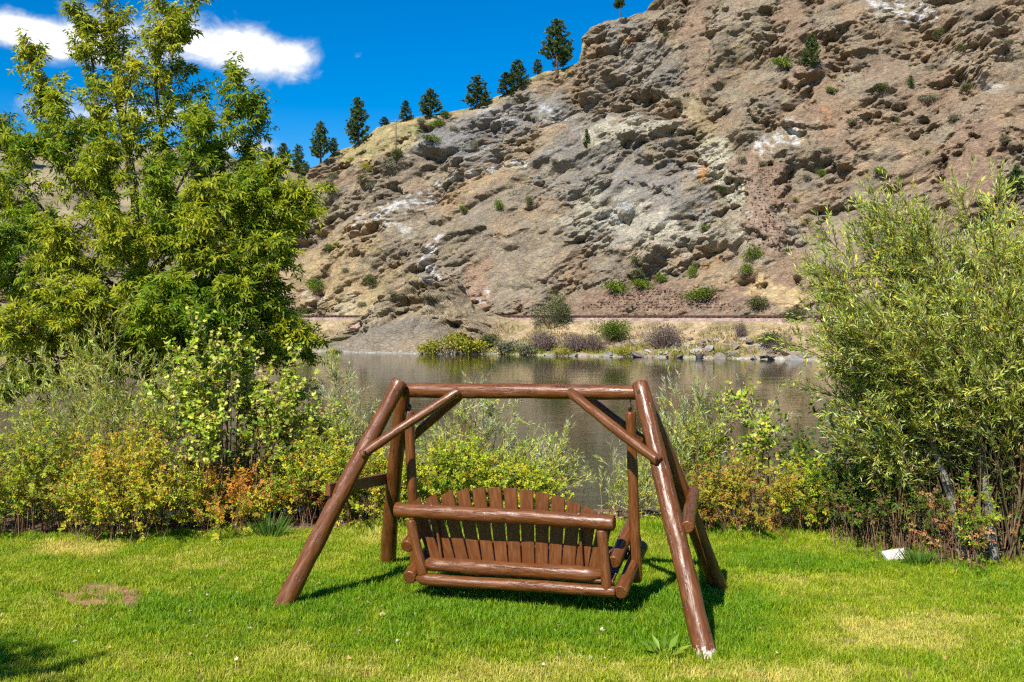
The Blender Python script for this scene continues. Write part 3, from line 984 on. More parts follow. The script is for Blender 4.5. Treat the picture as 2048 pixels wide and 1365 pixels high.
# railway on its bench above the far bank
def make_railway():
    s = np.arange(-190, 70, .6)
    prof = [(8.2, .75), (9.0, 1.35), (10.2, 2.06), (11.4, 2.10), (12.8, 2.10), (14.0, 2.06), (15.6, 1.7)]
    rows = []
    for (t_, z_) in prof:
        x, y = from_st(s, t_ + .15 * fbm(s / 1.1, s * 0 + t_, 300, 2))
        rows.append(np.stack([x, y, z_ + .06 * fbm(s / .9, s * 0 + t_ * 3, 302, 2)], -1))
    P = np.stack(rows)
    ny, nx = P.shape[:2]
    i = (np.arange(ny - 1)[:, None] * nx + np.arange(nx - 1)[None, :])
    q = np.stack([i, i + 1, i + nx + 1, i + nx], -1).reshape(-1, 4)
    C = lerp(np.array([.36, .255, .205]), np.array([.22, .155, .125]), sstep(RNG.random(ny * nx), .2, .9)[:, None])
    o = link('railway_ballast', np_mesh('railway_ballast', P.reshape(-1, 3), q, C, False), M_BALLAST)
    o['kind'] = 'structure'
    root = thing('railway_track', 'rusty railway track on pink gravel ballast above the far river bank', 'railway', (*from_st(-60, 12.1), 2.1))
    inv = np.array(root.location)
    ss = np.arange(-190, 70, 3.0)
    for t_ in (11.35, 12.80):
        x, y = from_st(ss, t_)
        vs = []
        for (dt, dz) in [(-.07, .10), (.07, .10), (.07, .14), (.02, .15), (.035, .25), (-.035, .25), (-.02, .15), (-.07, .14)]:
            vs.append(np.stack([x + dt * EN[0], y + dt * EN[1], np.full_like(x, 2.13 + dz)], -1))
        V = np.stack(vs, 1)
        k = V.shape[1]; n = len(ss)
        a = np.arange(n - 1)[:, None] * k; j = np.arange(k)[None]; j2 = (j + 1) % k
        qf = np.stack([a + j, a + j2, a + k + j2, a + k + j], -1).reshape(-1, 4)
        col = np.tile(np.array([.085, .045, .03]), (n * k, 1))
        link('rail', np_mesh('rail', V.reshape(-1, 3) - inv, qf, col), M_BARK, root)
    vs, fs = [], []
    for i_, s_ in enumerate(np.arange(-150, 60, .62)):
        x0, y0 = from_st(s_, 10.8); x1, y1 = from_st(s_, 13.4)
        ex = ES * .11
        b = [(x0 - ex[0], y0 - ex[1]), (x0 + ex[0], y0 + ex[1]), (x1 + ex[0], y1 + ex[1]), (x1 - ex[0], y1 - ex[1])]
        for z_ in (2.0, 2.235):
            vs += [(p[0] - inv[0], p[1] - inv[1], z_ - inv[2]) for p in b]
        o_ = i_ * 8
        fs += [[o_ + 4, o_ + 5, o_ + 6, o_ + 7], [o_, o_ + 1, o_ + 5, o_ + 4], [o_ + 1, o_ + 2, o_ + 6, o_ + 5], [o_ + 2, o_ + 3, o_ + 7, o_ + 6], [o_ + 3, o_, o_ + 4, o_ + 7]]
    sl = link('sleepers', np_mesh('sleepers', np.array(vs), np.array(fs), np.tile(np.array([.07, .05, .04]), (len(vs), 1))), M_BARK, root)
    sl['kind'] = 'stuff'


make_railway()

# ------------------------------------------------------------------ the swing
g_FL, g_FR, g_BL, g_BR = ground(562, 1219), ground(1412, 1312), ground(776, 1130), ground(1439, 1180)
mL = (g_FL + g_BL) / 2; mR = (g_FR + g_BR) / 2
e3_ = norm((mR - mL) * np.array([1, 1, 0]))          # along the beam, to the right
n3_ = np.array([-e3_[1], e3_[0], 0])                 # towards the river
M0 = (mL + mR) / 2


def wp(u, v, q):
    """point seen at pixel (u, v) on the vertical plane q metres behind the beam's plane"""
    k = (u - 1024) / F
    B = M0 + q * n3_
    # B.x + s e.x = k (B.y + s e.y)
    s = (k * B[1] - B[0]) / (e3_[0] - k * e3_[1])
    p = B + s * e3_
    return np.array([p[0], p[1], CH - (v - HZ) / F * p[1]])


def log_mesh(name, p0, p1, r0, r1, sides=20, rings=None, wear=0.0, wear0=0.0, wear1=0.0, seed=0, taper0=0.0, taper1=0.0, knobs=.065, bow=0.0, org=(0, 0, 0)):
    """a peeled log: uneven radius, slight bow, chamfered ends; wear0/wear1 add worn paint at the ends"""
    p0 = np.asarray(p0, float); p1 = np.asarray(p1, float)
    L = np.linalg.norm(p1 - p0); d = (p1 - p0) / L
    ref = np.array([0, 0, 1.]) if abs(d[2]) < .9 else np.array([0, 1., 0])
    a = norm(np.cross(d, ref)); b = np.cross(d, a)
    rings = rings or max(8, int(L / .045))
    ch = .012
    x = np.concatenate([[0, ch * .4], np.linspace(ch, L - ch, rings), [L - ch * .4, L]])
    prof = np.concatenate([[.80, .95], np.ones(rings), [.95, .80]])
    th = np.arange(sides) * 2 * np.pi / sides
    xx, tt = np.meshgrid(x, th, indexing='ij')
    r = lerp(r0, r1, xx / L) * prof[:, None]
    if taper0: r = r * lerp(.30, 1, np.clip(xx / taper0, 0, 1))
    if taper1: r = r * lerp(.30, 1, np.clip((L - xx) / taper1, 0, 1))
    nz = fbm(xx * 3.1 + seed * 3.7, np.cos(tt) * .9 + seed, 400 + seed, 3) + fbm(xx * 3.1 + seed, np.sin(tt) * .9 + 7, 410 + seed, 3)
    nz2 = perlin(xx * 16, np.cos(tt) * 3 + seed, 420 + seed) + perlin(xx * 16, np.sin(tt) * 3 + seed, 423 + seed)
    r = r * (1 + knobs * nz + knobs * .35 * nz2)
    w1 = bow * np.sin(np.pi * x / L) + .008 * perlin(x * 1.3 + seed * 5, x * 0, 430 + seed)
    w2 = .008 * perlin(x * 1.3 + seed * 9, x * 0 + 4, 431 + seed)
    V = p0 + xx[..., None] * d + (r * np.cos(tt) + w1[:, None])[..., None] * a + (r * np.sin(tt) + w2[:, None])[..., None] * b
    n = len(x)
    V = V.reshape(-1, 3)
    i = np.arange(n - 1)[:, None] * sides; j = np.arange(sides)[None]; j2 = (j + 1) % sides
    q = np.stack([i + j, i + j2, i + sides + j2, i + sides + j], -1).reshape(-1, 4)
    V = np.concatenate([V, [p0 + w1[0] * a + w2[0] * b], [p1 + w1[-1] * a + w2[-1] * b]])
    jj = np.arange(sides); jn = (jj + 1) % sides
    tri = np.concatenate([np.stack([np.full(sides, n * sides), jn, jj], -1), np.stack([np.full(sides, n * sides + 1), (n - 1) * sides + jj, (n - 1) * sides + jn], -1)])
    wr = wear + wear0 * np.exp(-xx / .07) + wear1 * np.exp(-(L - xx) / .07)
    wr = np.concatenate([wr.ravel(), [wear + .1, wear + .1]])
    C = np.stack([wr, wr * 0, wr * 0], -1)
    me = np_mesh(name, V - np.asarray(org), [q, tri], C, True)
    al = me.attributes.new('along', 'FLOAT_VECTOR', 'POINT')
    A = np.stack([np.cos(tt) * .06 + seed * 1.31, np.sin(tt) * .06 + seed * .77, xx], -1).reshape(-1, 3)
    A = np.concatenate([A, [[seed * 1.31, seed * .77, 0]], [[seed * 1.31, seed * .77, L]]])
    al.data.foreach_set('vector', A.astype(np.float32).ravel())
    for k in range(len(me.polygons) - 2 * sides, len(me.polygons)):
        me.polygons[k].use_smooth = False
    return me


def board_mesh(name, c0, c1, wid0, wid1, thick, side, nrm, seed=0, wear=0.0, cut=(0, 0), org=(0, 0, 0)):
    """a board from c0 to c1 with bevelled edges; cut tilts the far end"""
    c0 = np.asarray(c0, float); c1 = np.asarray(c1, float); side = norm(side); nrm = norm(nrm)
    L = np.linalg.norm(c1 - c0); d = (c1 - c0) / L
    bv = .004
    ring = [(-1, -1, 1, 0), (-1, -1, 0, 1), (-1, 1, 0, 1), (-1, 1, 1, 0), (1, 1, 1, 0), (1, 1, 0, 1), (1, -1, 0, 1), (1, -1, 1, 0)]
    V = []; A = []
    n = 9
    for k in range(n):
        f = k / (n - 1)
        w = lerp(wid0, wid1, f) / 2
        sag = .0015 * math.sin(f * 5 + seed)
        for (sx, sz, bx, bz) in ring:
            px = sx * (w - bv * bx); pz = sz * (thick / 2 - bv * bz)
            ext = 0
            if k == n - 1: ext = cut[0] * px / w
            if k == 0: ext = cut[1] * px / w
            V.append(c0 + (f * L + ext) * d + px * side + (pz + sag) * nrm)
            A.append((px + seed * .9, pz + seed * .37, f * L))
    V = np.array(V); m = 8
    i = np.arange(n - 1)[:, None] * m; j = np.arange(m)[None]; j2 = (j + 1) % m
    q = np.stack([i + j, i + j2, i + m + j2, i + m + j], -1).reshape(-1, 4)
    caps = np.array([list(range(m))[::-1], [(n - 1) * m + j for j in range(m)]])
    C = np.zeros((len(V), 3)); C[:, 0] = wear
    me = np_mesh(name, V - np.asarray(org), [q, caps], C, False)
    al = me.attributes.new('along', 'FLOAT_VECTOR', 'POINT')
    al.data.foreach_set('vector', np.array(A, dtype=np.float32).ravel())
    return me


def near_seg(p0, p1, v):
    """point of segment p0-p1 that projects to image row v"""
    f = np.linspace(0, 1, 600)[:, None]
    P = p0 + f * (p1 - p0)
    return P[np.argmin(np.abs(proj(P)[1] - v))]


def torus_bm(t, c, R_, r_, ax1, ax2, col=(.1, .06, .04), a0=0, a1=2 * np.pi, n=16):
    th = np.linspace(a0, a1, n)
    t.add(np.asarray(c) + R_ * (np.cos(th)[:, None] * np.asarray(ax1) + np.sin(th)[:, None] * np.asarray(ax2)), r_, 7, col)


def bolt(name, p, axis, r, parent, org, depth=.012):
    axis = norm(axis)
    t = Tubes()
    t.add([np.asarray(p) - axis * depth, np.asarray(p), np.asarray(p) + axis * depth * .6, np.asarray(p) + axis * depth], [r, r, r, r * .8], 8, (.05, .035, .03), True)
    t.v = [v - np.asarray(org) for v in t.v]
    return t.build(name, M_IRON, parent, False)


Z3 = np.array([0, 0, 1.])


def make_swing():
    org = np.array([M0[0], M0[1], 0])
    fr = thing('log_swing_stand', 'brown painted log A-frame with diagonal braces standing on the lawn', 'swing stand', org)
    sink = np.array([0, 0, -.06])
    tFL = wp(795, 772, -.125); tFR = wp(1282, 777, -.125)
    bL = wp(806, 781, 0); bR = wp(1290, 785.5, 0)
    tBL = wp(808, 778, .125); tBR = wp(1284, 781, .125)

    def foot(g, top):                  # carry the leg a little into the ground
        d = norm(g - top)
        return g + d * .07
    logs = {}

    def lg(name, p0, p1, r0, r1, **k):
        o = link(name, log_mesh(name, p0, p1, r0, r1, org=org, **k), M_LOG, fr)
        return o
    beam = lg('top_beam', bL - e3_ * .015, bR + e3_ * .015, .066, .062, sides=24, seed=1, wear=.12, wear0=.14, knobs=.04)
    legL = lg('leg', foot(g_FL, tFL), tFL + .05 * norm(tFL - g_FL), .080, .066, sides=24, seed=2, wear0=.3, wear=.10)
    legR = lg('leg', foot(g_FR, tFR), tFR + .05 * norm(tFR - g_FR), .083, .066, sides=24, seed=3, wear0=1.45, wear=.12)
    lg('leg', foot(g_BL, tBL), tBL, .078, .064, sides=24, seed=4, wear0=.1, bow=.02)
    lg('leg', foot(g_BR, tBR), tBR, .080, .066, sides=24, seed=5, wear0=.1)
    # front braces lie on the camera side of leg and beam
    off = -n3_ * .10
    p = near_seg(g_FL, tFL, 905) + off; q = wp(918, 781, -.105)
    brL = lg('brace', wp(722, 911, (p - M0) @ n3_), q, .042, .039, seed=6, wear1=.25)
    p = near_seg(g_FR, tFR, 915) + off; q = wp(1137, 784, -.105)
    brR = lg('brace', wp(1319, 924, (p - M0) @ n3_), q, .043, .041, seed=7, wear0=.2)
    # back braces
    p = near_seg(g_BL, tBL, 900) - off * .9; q = wp(922, 789, .10)
    lg('brace', wp(792, 905, (p - M0) @ n3_), q, .042, .040, seed=8)
    p = near_seg(g_BR, tBR, 895) - off * .9; q = wp(1165, 790, .10)
    lg('brace', wp(1318, 905, (p - M0) @ n3_), q, .042, .040, seed=9)
    # side rails between front and back leg
    a = near_seg(g_FL, tFL, 978); b = near_seg(g_BL, tBL, 958)
    dd = norm(b - a)
    link('side_rail', board_mesh('side_rail', a - dd * .12 - e3_ * .085, b + dd * .06 - e3_ * .085, .10, .10, .045, Z3 - dd * dd[2], e3_, 21, .02, org=org), M_PLANK, fr)
    a = near_seg(g_FR, tFR, 1052); b = near_seg(g_BR, tBR, 985)
    dd = norm(b - a)
    lg('side_rail', a - dd * .02 + e3_ * .10, b + dd * .09 + e3_ * .10, .052, .050, seed=10)
    # bolts
    for (u, v, q_, r_, own) in [(788, 783, -.198, .016, legL), (1278, 784, -.198, .016, legR), (910, 788, -.150, .012, brL), (1145, 791, -.150, .012, brR), (729, 905, None, .012, brL), (1312, 917, None, .012, brR)]:
        if q_ is None:
            g_, t_ = (g_FL, tFL) if u < 1024 else (g_FR, tFR)
            q_ = (near_seg(g_, t_, v) - M0) @ n3_ - .148
        bolt('bolt', wp(u, v, q_), -n3_, r_, own, org)
    # hooks under the beam
    hT = [wp(817, 803, 0), wp(1261, 805, 0)]
    for h in hT:
        t = Tubes()
        t.add([h + Z3 * .06, h + Z3 * .0, h - Z3 * .018], .007, 7, (.09, .06, .045))
        torus_bm(t, h - Z3 * .040, .022, .0065, n3_, Z3)
        t.v = [v - org for v in t.v]
        t.build('eye_hook', M_IRON, beam)

    # ---- the hanging bench
    orgb = org + np.array([0, 0, .25])
    bn = thing('swing_bench', 'brown slatted log bench seat with arched back hanging inside the log A-frame', 'swing bench', orgb)

    def lb(name, p0, p1, r0, r1, **k):
        return link(name, log_mesh(name, p0, p1, r0, r1, org=orgb, **k), M_LOG, bn)

    def bb(name, c0, c1, w0, w1, th, side, nrm, **k):
        return link(name, board_mesh(name, c0, c1, w0, w1, th, side, nrm, org=orgb, **k), M_PLANK, bn)
    # side sills and arms, tilted back
    sRn, sRf = wp(1241, 1186, -.36), wp(1284, 1092, .36)
    sLn = wp(818, 1156, -.36); sLf = sLn + (sRf - sRn) + e3_ * -.02
    aRn, aRf = wp(1227, 1126, -.30), wp(1268, 1040, .33)
    aLn = wp(813, 1094, -.30); aLf = aLn + (aRf - aRn) - e3_ * .02
    lb('side_sill', sRn, sRf, .060, .055, seed=31, wear0=.12)
    lb('side_sill', sLn, sLf, .060, .055, seed=32, wear0=.08)
    lb('armrest', aRn, aRf, .056, .052, seed=33, wear0=.06)
    lb('armrest', aLn, aLf, .058, .052, seed=34, wear0=.06)
    # back posts, rails
    lb('back_post', wp(1214, 1180, -.34), wp(1203, 1060, -.33), .043, .043, seed=35)
    lb('back_post', wp(847, 1150, -.34), wp(821, 1040, -.33), .043, .043, seed=36)
    rail = lb('back_rail', wp(791, 1019.5, -.33), wp(1229.5, 1045.5, -.33), .063, .062, sides=22, seed=37, wear=.02)
    lb('lower_rail', wp(846, 1127, -.31), wp(1206, 1151, -.31), .060, .060, sides=22, seed=38, taper0=.07, taper1=.10, wear=.02)
    lb('bottom_rail', wp(832, 1157, -.34), wp(1232, 1184, -.34), .050, .046, sides=22, seed=39, wear=.03, wear1=.08, taper0=.05)
    # fanned back slats
    N = 13
    for i in range(N):
        f = i / (N - 1)
        ub = lerp(878, 1186, f); ut = lerp(829, 1213, f)
        vb = lerp(1136, 1158, f)
        arc = 1 - (2 * (f - .0) - 1) ** 2
        vt = lerp(1003, 1033, f) - 41 * arc
        cb = wp(ub, vb, -.155); ct = wp(ut, vt, -.185)
        d = norm(ct - cb)
        nrm = norm(np.cross(e3_, d)); side = norm(np.cross(d, nrm))
        slope = .021 * (2 * f - 1)
        bb('slat', cb, ct, .107, .116, .022, side, nrm, seed=40 + i, cut=(-slope, 0), wear=-.05)
    # two thin battens behind the slats
    for (u0, v0, u1, v1) in [(871, 1040, 884, 1124), (1160, 1060, 1165, 1140)]:
        c0 = wp(u0, v0, -.225); c1 = wp(u1, v1, -.205)
        d = norm(c1 - c0)
        bb('batten', c0, c1, .022, .022, .018, e3_, n3_, seed=60 + u0 % 7)
    # seat boards running the length of the bench on the sills
    dv = (sRf - sRn); L = np.linalg.norm(dv); dvn = dv / L
    up = norm(np.cross(e3_, dvn)); up = up if up[2] > 0 else -up
    for k in range(5):
        o_ = dvn * (.10 + k * .112) + up * .058
        bb('seat_board', sLn + o_ + e3_ * .06, sRn + o_ - e3_ * .07, .100, .100, .024, dvn, up, seed=70 + k)
    # front rail, arm posts
    lb('front_rail', sLf - dvn * .07 - up * .055 + e3_ * .03, sRf - dvn * .07 - up * .055 - e3_ * .03, .040, .040, seed=80)
    lb('arm_post', sRf - dvn * .10, aRf - dvn * .05, .040, .040, seed=81)
    lb('arm_post', sLf - dvn * .10, aLf - dvn * .05, .040, .040, seed=82)
    # hanger posts
    hangers = [(wp(818, 822, 0), wp(831, 1142, .06)), (wp(1261, 824, 0), wp(1273, 1164, .06))]
    for k, (p, q) in enumerate(hangers):
        hp = lb('hanger_post', q, p, .046, .043, sides=18, seed=83 + k, wear=.01, wear1=.1)
        t = Tubes()
        t.add([p - Z3 * .04, p + Z3 * .012], .007, 7, (.09, .06, .045))
        c = hT[k] - Z3 * .040
        torus_bm(t, p + Z3 * .026, .018, .006, e3_, Z3)
        torus_bm(t, (c - Z3 * .012 + p + Z3 * .036) / 2, .022, .0055, norm(e3_ + n3_), Z3)
        t.v = [v - orgb for v in t.v]
        t.build('eye_bolt', M_IRON, hp)
    for (u, v, q_) in [(864, 1012, -.39), (1158, 1029, -.39)]:
        bolt('bolt', wp(u, v, q_ + .03), -n3_ + Z3 * .4, .012, rail, orgb)
    return fr, bn


make_swing()

# ------------------------------------------------------------------ grass blades on the lawn
def make_grass():
    tufts = bpy.data.collections.new('grass tuft kinds')
    for k in range(7):
        n = 30
        V = []; Fq = []; Ft = []
        lean = RNG.normal(0, .25, 2)
        for i in range(n):
            r = .075 * math.sqrt(RNG.random()); a = RNG.random() * 2 * np.pi
            x, y = r * math.cos(a), r * math.sin(a)
            h = RNG.uniform(.035, .075) * (1.25 if RNG.random() < .12 else 1)
            az = RNG.random() * 2 * np.pi
            d = np.array([math.cos(az), math.sin(az)]) * RNG.uniform(.15, .85) + lean
            w = RNG.uniform(.0022, .0036)
            sd = np.array([-math.sin(az), math.cos(az), 0]) * w
            if RNG.random() < .5:
                q = RNG.random() * 6.28
                sd = np.array([math.cos(q), math.sin(q), 0]) * w
            b = np.array([x, y, -.006])
            m = b + np.array([d[0] * h * .28, d[1] * h * .28, h * .58])
            tp = b + np.array([d[0] * h * .85, d[1] * h * .85, h * (.98 - .2 * np.hypot(*d))])
            o = len(V)
            V += [b - sd, b + sd, m + sd * .8, m - sd * .8, tp]
            Fq.append([o, o + 1, o + 2, o + 3]); Ft.append([o + 3, o + 2, o + 4])
        me = np_mesh('grass_tuft', np.array(V), [np.array(Fq), np.array(Ft)])
        me.materials.append(M_GRASS)
        ob = bpy.data.objects.new('grass_tuft', me)
        tufts.objects.link(ob)
    # points over the visible lawn
    N = 64000
    Y = RNG.uniform(5.9, 13.3, N); X = RNG.uniform(-8.2, 8.2, N)
    keep = np.abs(X) < .49 * Y + 1.3
    X, Y = X[keep], Y[keep]
    e = edge_y(X) + .35 * fbm(X * 1.4, Y * 1.4, 6, 3)
    d = Y - e
    keep = RNG.random(len(X)) < np.where(X > -1.6, np.clip(1.0 - d / .8, 0, 1), np.clip(.9 - d / .22, 0, 1))
    X, Y, d = X[keep], Y[keep], d[keep]
    dry, bare, lush = lawn_state(X, Y)
    keep = RNG.random(len(X)) > np.clip(bare * 1.0, 0, .93)
    X, Y, d, dry, lush = X[keep], Y[keep], d[keep], dry[keep], lush[keep]
    n = len(X)
    Z = lawn_z(X, Y)
    edge = np.exp(-(np.clip(-d, 0, 9) / .30) ** 2) * np.where(X > -1.8, 1, .15)
    sc = RNG.uniform(.75, 1.2, n) * (1 + .45 * lush - .25 * np.clip(dry, 0, 1)) * (1 + 1.1 * edge * RNG.random(n))
    rot = np.stack([RNG.normal(0, .10, n), RNG.normal(0, .10, n), RNG.random(n) * 6.283], -1)
    dj = np.clip(dry + RNG.normal(0, .17, n), 0, 1.15)
    c0 = np.array([.145, .290, .008]); c1 = np.array([.350, .410, .014]); c2 = np.array([.66, .57, .15])
    C = np.where((dj < .5)[:, None], lerp(c0, c1, np.clip(dj * 2, 0, 1)[:, None]), lerp(c1, c2, np.clip(dj * 2 - 1, 0, 1)[:, None]))
    C = C * (1 + RNG.normal(0, .14, (n, 1)))
    me = bpy.data.meshes.new('grass')
    me.vertices.add(n)
    me.vertices.foreach_set('co', np.stack([X, Y, Z], -1).astype(np.float32).ravel())
    for nm, arr in (('rot', rot), ('scl', np.stack([sc * .5 + .55, sc * .5 + .55, sc], -1))):
        a = me.attributes.new(nm, 'FLOAT_VECTOR', 'POINT')
        a.data.foreach_set('vector', arr.astype(np.float32).ravel())
    a = me.attributes.new('tint', 'FLOAT_COLOR', 'POINT')
    c4 = np.ones((n, 4), np.float32); c4[:, :3] = np.clip(C, .005, .9)
    a.data.foreach_set('color', c4.ravel())
    me.materials.append(M_GRASS)
    o = link('grass', me)
    o['kind'] = 'stuff'
    tag(o, 'mown green lawn grass with yellow dry patches around the swing', 'grass')
    ng = bpy.data.node_groups.new('scatter grass', 'GeometryNodeTree')
    ng.interface.new_socket('Geometry', in_out='INPUT', socket_type='NodeSocketGeometry')
    ng.interface.new_socket('Geometry', in_out='OUTPUT', socket_type='NodeSocketGeometry')
    gi = ng.nodes.new('NodeGroupInput'); go = ng.nodes.new('NodeGroupOutput')
    ip = ng.nodes.new('GeometryNodeInstanceOnPoints')
    ci = ng.nodes.new('GeometryNodeCollectionInfo')
    ci.inputs['Collection'].default_value = tufts
    ci.inputs['Separate Children'].default_value = True
    ci.inputs['Reset Children'].default_value = True
    na = []
    for nm in ('rot', 'scl'):
        x = ng.nodes.new('GeometryNodeInputNamedAttribute'); x.data_type = 'FLOAT_VECTOR'
        x.inputs['Name'].default_value = nm
        na.append(x)
    L = ng.links.new
    e2r = ng.nodes.new('FunctionNodeEulerToRotation')
    L(na[0].outputs['Attribute'], e2r.inputs[0])
    L(gi.outputs[0], ip.inputs['Points']); L(ci.outputs[0], ip.inputs['Instance'])
    ip.inputs['Pick Instance'].default_value = True
    L(e2r.outputs[0], ip.inputs['Rotation']); L(na[1].outputs['Attribute'], ip.inputs['Scale'])
    L(ip.outputs[0], go.inputs[0])
    md = o.modifiers.new('scatter', 'NODES'); md.node_group = ng
    return o


make_grass()


# ------------------------------------------------------------------ vegetation builders
def curve_path(p0, d0, length, n, wander=.25, up=0.0, rng=RNG):
    """a bending shoot"""
    p = np.array(p0, float); d = norm(np.array(d0, float))
    out = [p.copy()]
    st = length / (n - 1)
    for i in range(n - 1):
        d = norm(d + rng.normal(0, wander, 3) * st ** .5 + np.array([0, 0, up * st]))
        p = p + d * st
        out.append(p.copy())
    return np.array(out)


def curve_many(p0, d0, L, n, wander=.25, up=0.0):
    p = np.array(p0, float); d = norm(d0)
    st = (np.asarray(L) / (n - 1))[:, None]
    out = [p]
    for i in range(n - 1):
        d = norm(d + RNG.normal(0, wander, d.shape) * np.sqrt(st) + np.array([0, 0, up]) * st)
        p = p + d * st
        out.append(p)
    return np.stack(out, 1)


def sample_many(P, f):
    """points and directions at fractions f (N,m) along paths P (N,k,3)"""
    k = P.shape[1] - 1
    x = np.clip(f, 0, 1) * k
    i = np.minimum(x.astype(int), k - 1)
    w = (x - i)[..., None]
    r = np.arange(len(P))[:, None]
    return P[r, i] * (1 - w) + P[r, i + 1] * w, norm(P[r, i + 1] - P[r, i])


def sample_path(path, f):
    k = len(path) - 1
    x = np.clip(f, 0, 1) * k
    i = np.minimum(x.astype(int), k - 1)
    w = (x - i)[:, None]
    return path[i] * (1 - w) + path[i + 1] * w, norm(path[i + 1] - path[i])


def limb_spline(pts, n=24):
    pts = np.asarray(pts, float)
    f = np.linspace(0, len(pts) - 1, n)
    out = np.zeros((n, 3))
    for j in range(3):
        c = pts[:, j]
        i = np.minimum(f.astype(int), len(pts) - 2); w = f - i
        p0 = c[np.maximum(i - 1, 0)]; p1 = c[i]; p2 = c[i + 1]; p3 = c[np.minimum(i + 2, len(pts) - 1)]
        out[:, j] = .5 * (2 * p1 + (p2 - p0) * w + (2 * p0 - 5 * p1 + 4 * p2 - p3) * w ** 2 + (3 * p1 - p0 - 3 * p2 + p3) * w ** 3)
    return out


def shrub(name, label, cat, kind, base, height, width, stems, twigs, per_twig, pal, wts, leaf=(.03, .02), tmpl=T_OVAL, mat=None, stemcol=(.16, .09, .05),
          group=None, lean=(0, 0), twig_len=(.2, .5), low=.15, arch=.6, depth=None, stem_r=.007, topcol=None, lowcol=None, dead=0, straight=.25, crown=None, basew=.28):
    """a many-stemmed shrub: stems fan out of the base, twigs leave the stems, leaves sit along the twigs"""
    root = thing(name, label, cat, base, 0, group)
    depth = depth or width
    T = Tubes(); LV = Leaves()
    tp0, td0, tf0, tl0 = [], [], [], []
    for i in range(stems):
        a = RNG.random() * 2 * np.pi; r = math.sqrt(RNG.random())
        b = np.array([math.cos(a) * width * basew * r, math.sin(a) * depth * basew * r, -.05])
        if crown is not None:
            q = rdir(1)[0] * RNG.uniform(.45, 1.0)
            tgt = np.array(crown[:3]) + q * np.array(crown[3:])
            mid = b * .55 + tgt * .45 + np.array([-(tgt[0] - b[0]) * .14, 0, height * .10])
        else:
            tgt = np.array([math.cos(a) * width * r * .5 + lean[0], math.sin(a) * depth * r * .5 + lean[1], height * (1 - .45 * r ** 2) * RNG.uniform(.52, 1.06)])
            mid = b * .55 + tgt * .45 + np.array([0, 0, height * .16]) - np.array([tgt[0], tgt[1], 0]) * .10 * arch
        pth = limb_spline([b, mid, tgt], 9) + np.cumsum(RNG.normal(0, .006 * height, (9, 3)), axis=0)
        L = np.linalg.norm(tgt - b)
        T.add(pth, np.linspace(stem_r, stem_r * .3, 9), 4, jitter_col(stemcol, 1, .2, .1)[0])
        nt = max(2, int(twigs * L / height * RNG.uniform(.7, 1.25)))
        f = low + (1 - low) * RNG.random(nt) ** .75
        f[0] = .985
        pp, dd = sample_path(pth, f)
        out = norm(pp * np.array([1, 1, 0]) - np.array([*(crown[:2] if crown else (0, 0)), 0]) + 1e-3)
        d0 = dd * RNG.uniform(.3, 1.0, (nt, 1)) + out * RNG.uniform(-.1, .6, (nt, 1)) + RNG.normal(0, .55, (nt, 3)) + np.array([0, 0, .15])
        d0[0] = dd[0] + RNG.normal(0, .15, 3)
        tp0.append(pp); td0.append(d0); tf0.append(f)
        tl0.append(RNG.uniform(*twig_len, nt) * (1.1 - .35 * f))
    tp0 = np.concatenate(tp0); td0 = np.concatenate(td0); tl0 = np.concatenate(tl0)
    N = len(tp0)
    P = curve_many(tp0, td0, tl0, 4, straight, .25)
    T.many(P, np.tile(np.linspace(stem_r * .36, stem_r * .14, 4).clip(.0012, .004), (N, 1)), 3, jitter_col(np.array(stemcol) * 1.15, N, .2, .1))
    nl = per_twig
    lf = np.linspace(.08, 1.0, nl)[None] + RNG.normal(0, .03, (N, nl))
    lp, ld = sample_many(P, lf)
    keep = (RNG.random((N, nl)) < .85).ravel()
    lp = lp.reshape(-1, 3)[keep]; ld = ld.reshape(-1, 3)[keep]
    tw = np.repeat(RNG.normal(0, .13, N), nl)[keep]
    m = len(lp)
    perp = norm(np.cross(ld, rdir(m)))
    if kind == 'willow':
        dirs = norm(ld * RNG.uniform(.55, 1.1, (m, 1)) + perp * RNG.uniform(.35, .75, (m, 1)) + np.array([0, 0, .06]))
        ups = norm(perp * .4 + rdir(m) * .6 + np.array([-.1, -.3, .7]))
    else:
        out = norm(lp * np.array([1, 1, 0]) + 1e-3)
        dirs = norm(ld * .35 + perp * .8 + np.array([0, 0, -.05]) + out * .25)
        ups = norm(rdir(m) * .6 + np.array([-.2, -.5, .75]))
    ll = leaf[0] * RNG.uniform(.65, 1.2, m)
    C = pick_col(pal, wts, m)
    hz_ = np.clip(lp[:, 2] / height, 0, 1)
    pn = .5 + .9 * fbm(lp[:, 0] * 2.3 + base[0] * 3, lp[:, 2] * 2.3 + lp[:, 1], 640, 2)
    if topcol is not None:
        k = RNG.random(m) < hz_ ** 2 * 1.3 * pn
        C[k] = jitter_col(topcol, int(k.sum()))
    if lowcol is not None:
        k = RNG.random(m) < (1 - hz_) ** 1.5 * 1.2 * pn
        C[k] = jitter_col(lowcol, int(k.sum()))
    C = np.clip(C * (1 + tw[:, None]), .004, .9)
    LV.add(lp, dirs, ups, ll, ll * leaf[1] / leaf[0] * RNG.uniform(.8, 1.15, m), C)
    if dead:
        a = RNG.random(dead) * 2 * np.pi; r = np.sqrt(RNG.random(dead))
        b = np.stack([np.cos(a) * width * .45 * r, np.sin(a) * depth * .45 * r, np.full(dead, -.04)], -1)
        D = curve_many(b, np.stack([RNG.normal(0, .3, dead), RNG.normal(0, .3, dead), np.ones(dead)], -1), height * RNG.uniform(.25, .65, dead), 5, .3)
        T.many(D, np.tile(np.linspace(.004, .0015, 5), (dead, 1)), 3, jitter_col((.22, .13, .075), dead, .3, .1))
    T.build('stems', M_BARK, root)
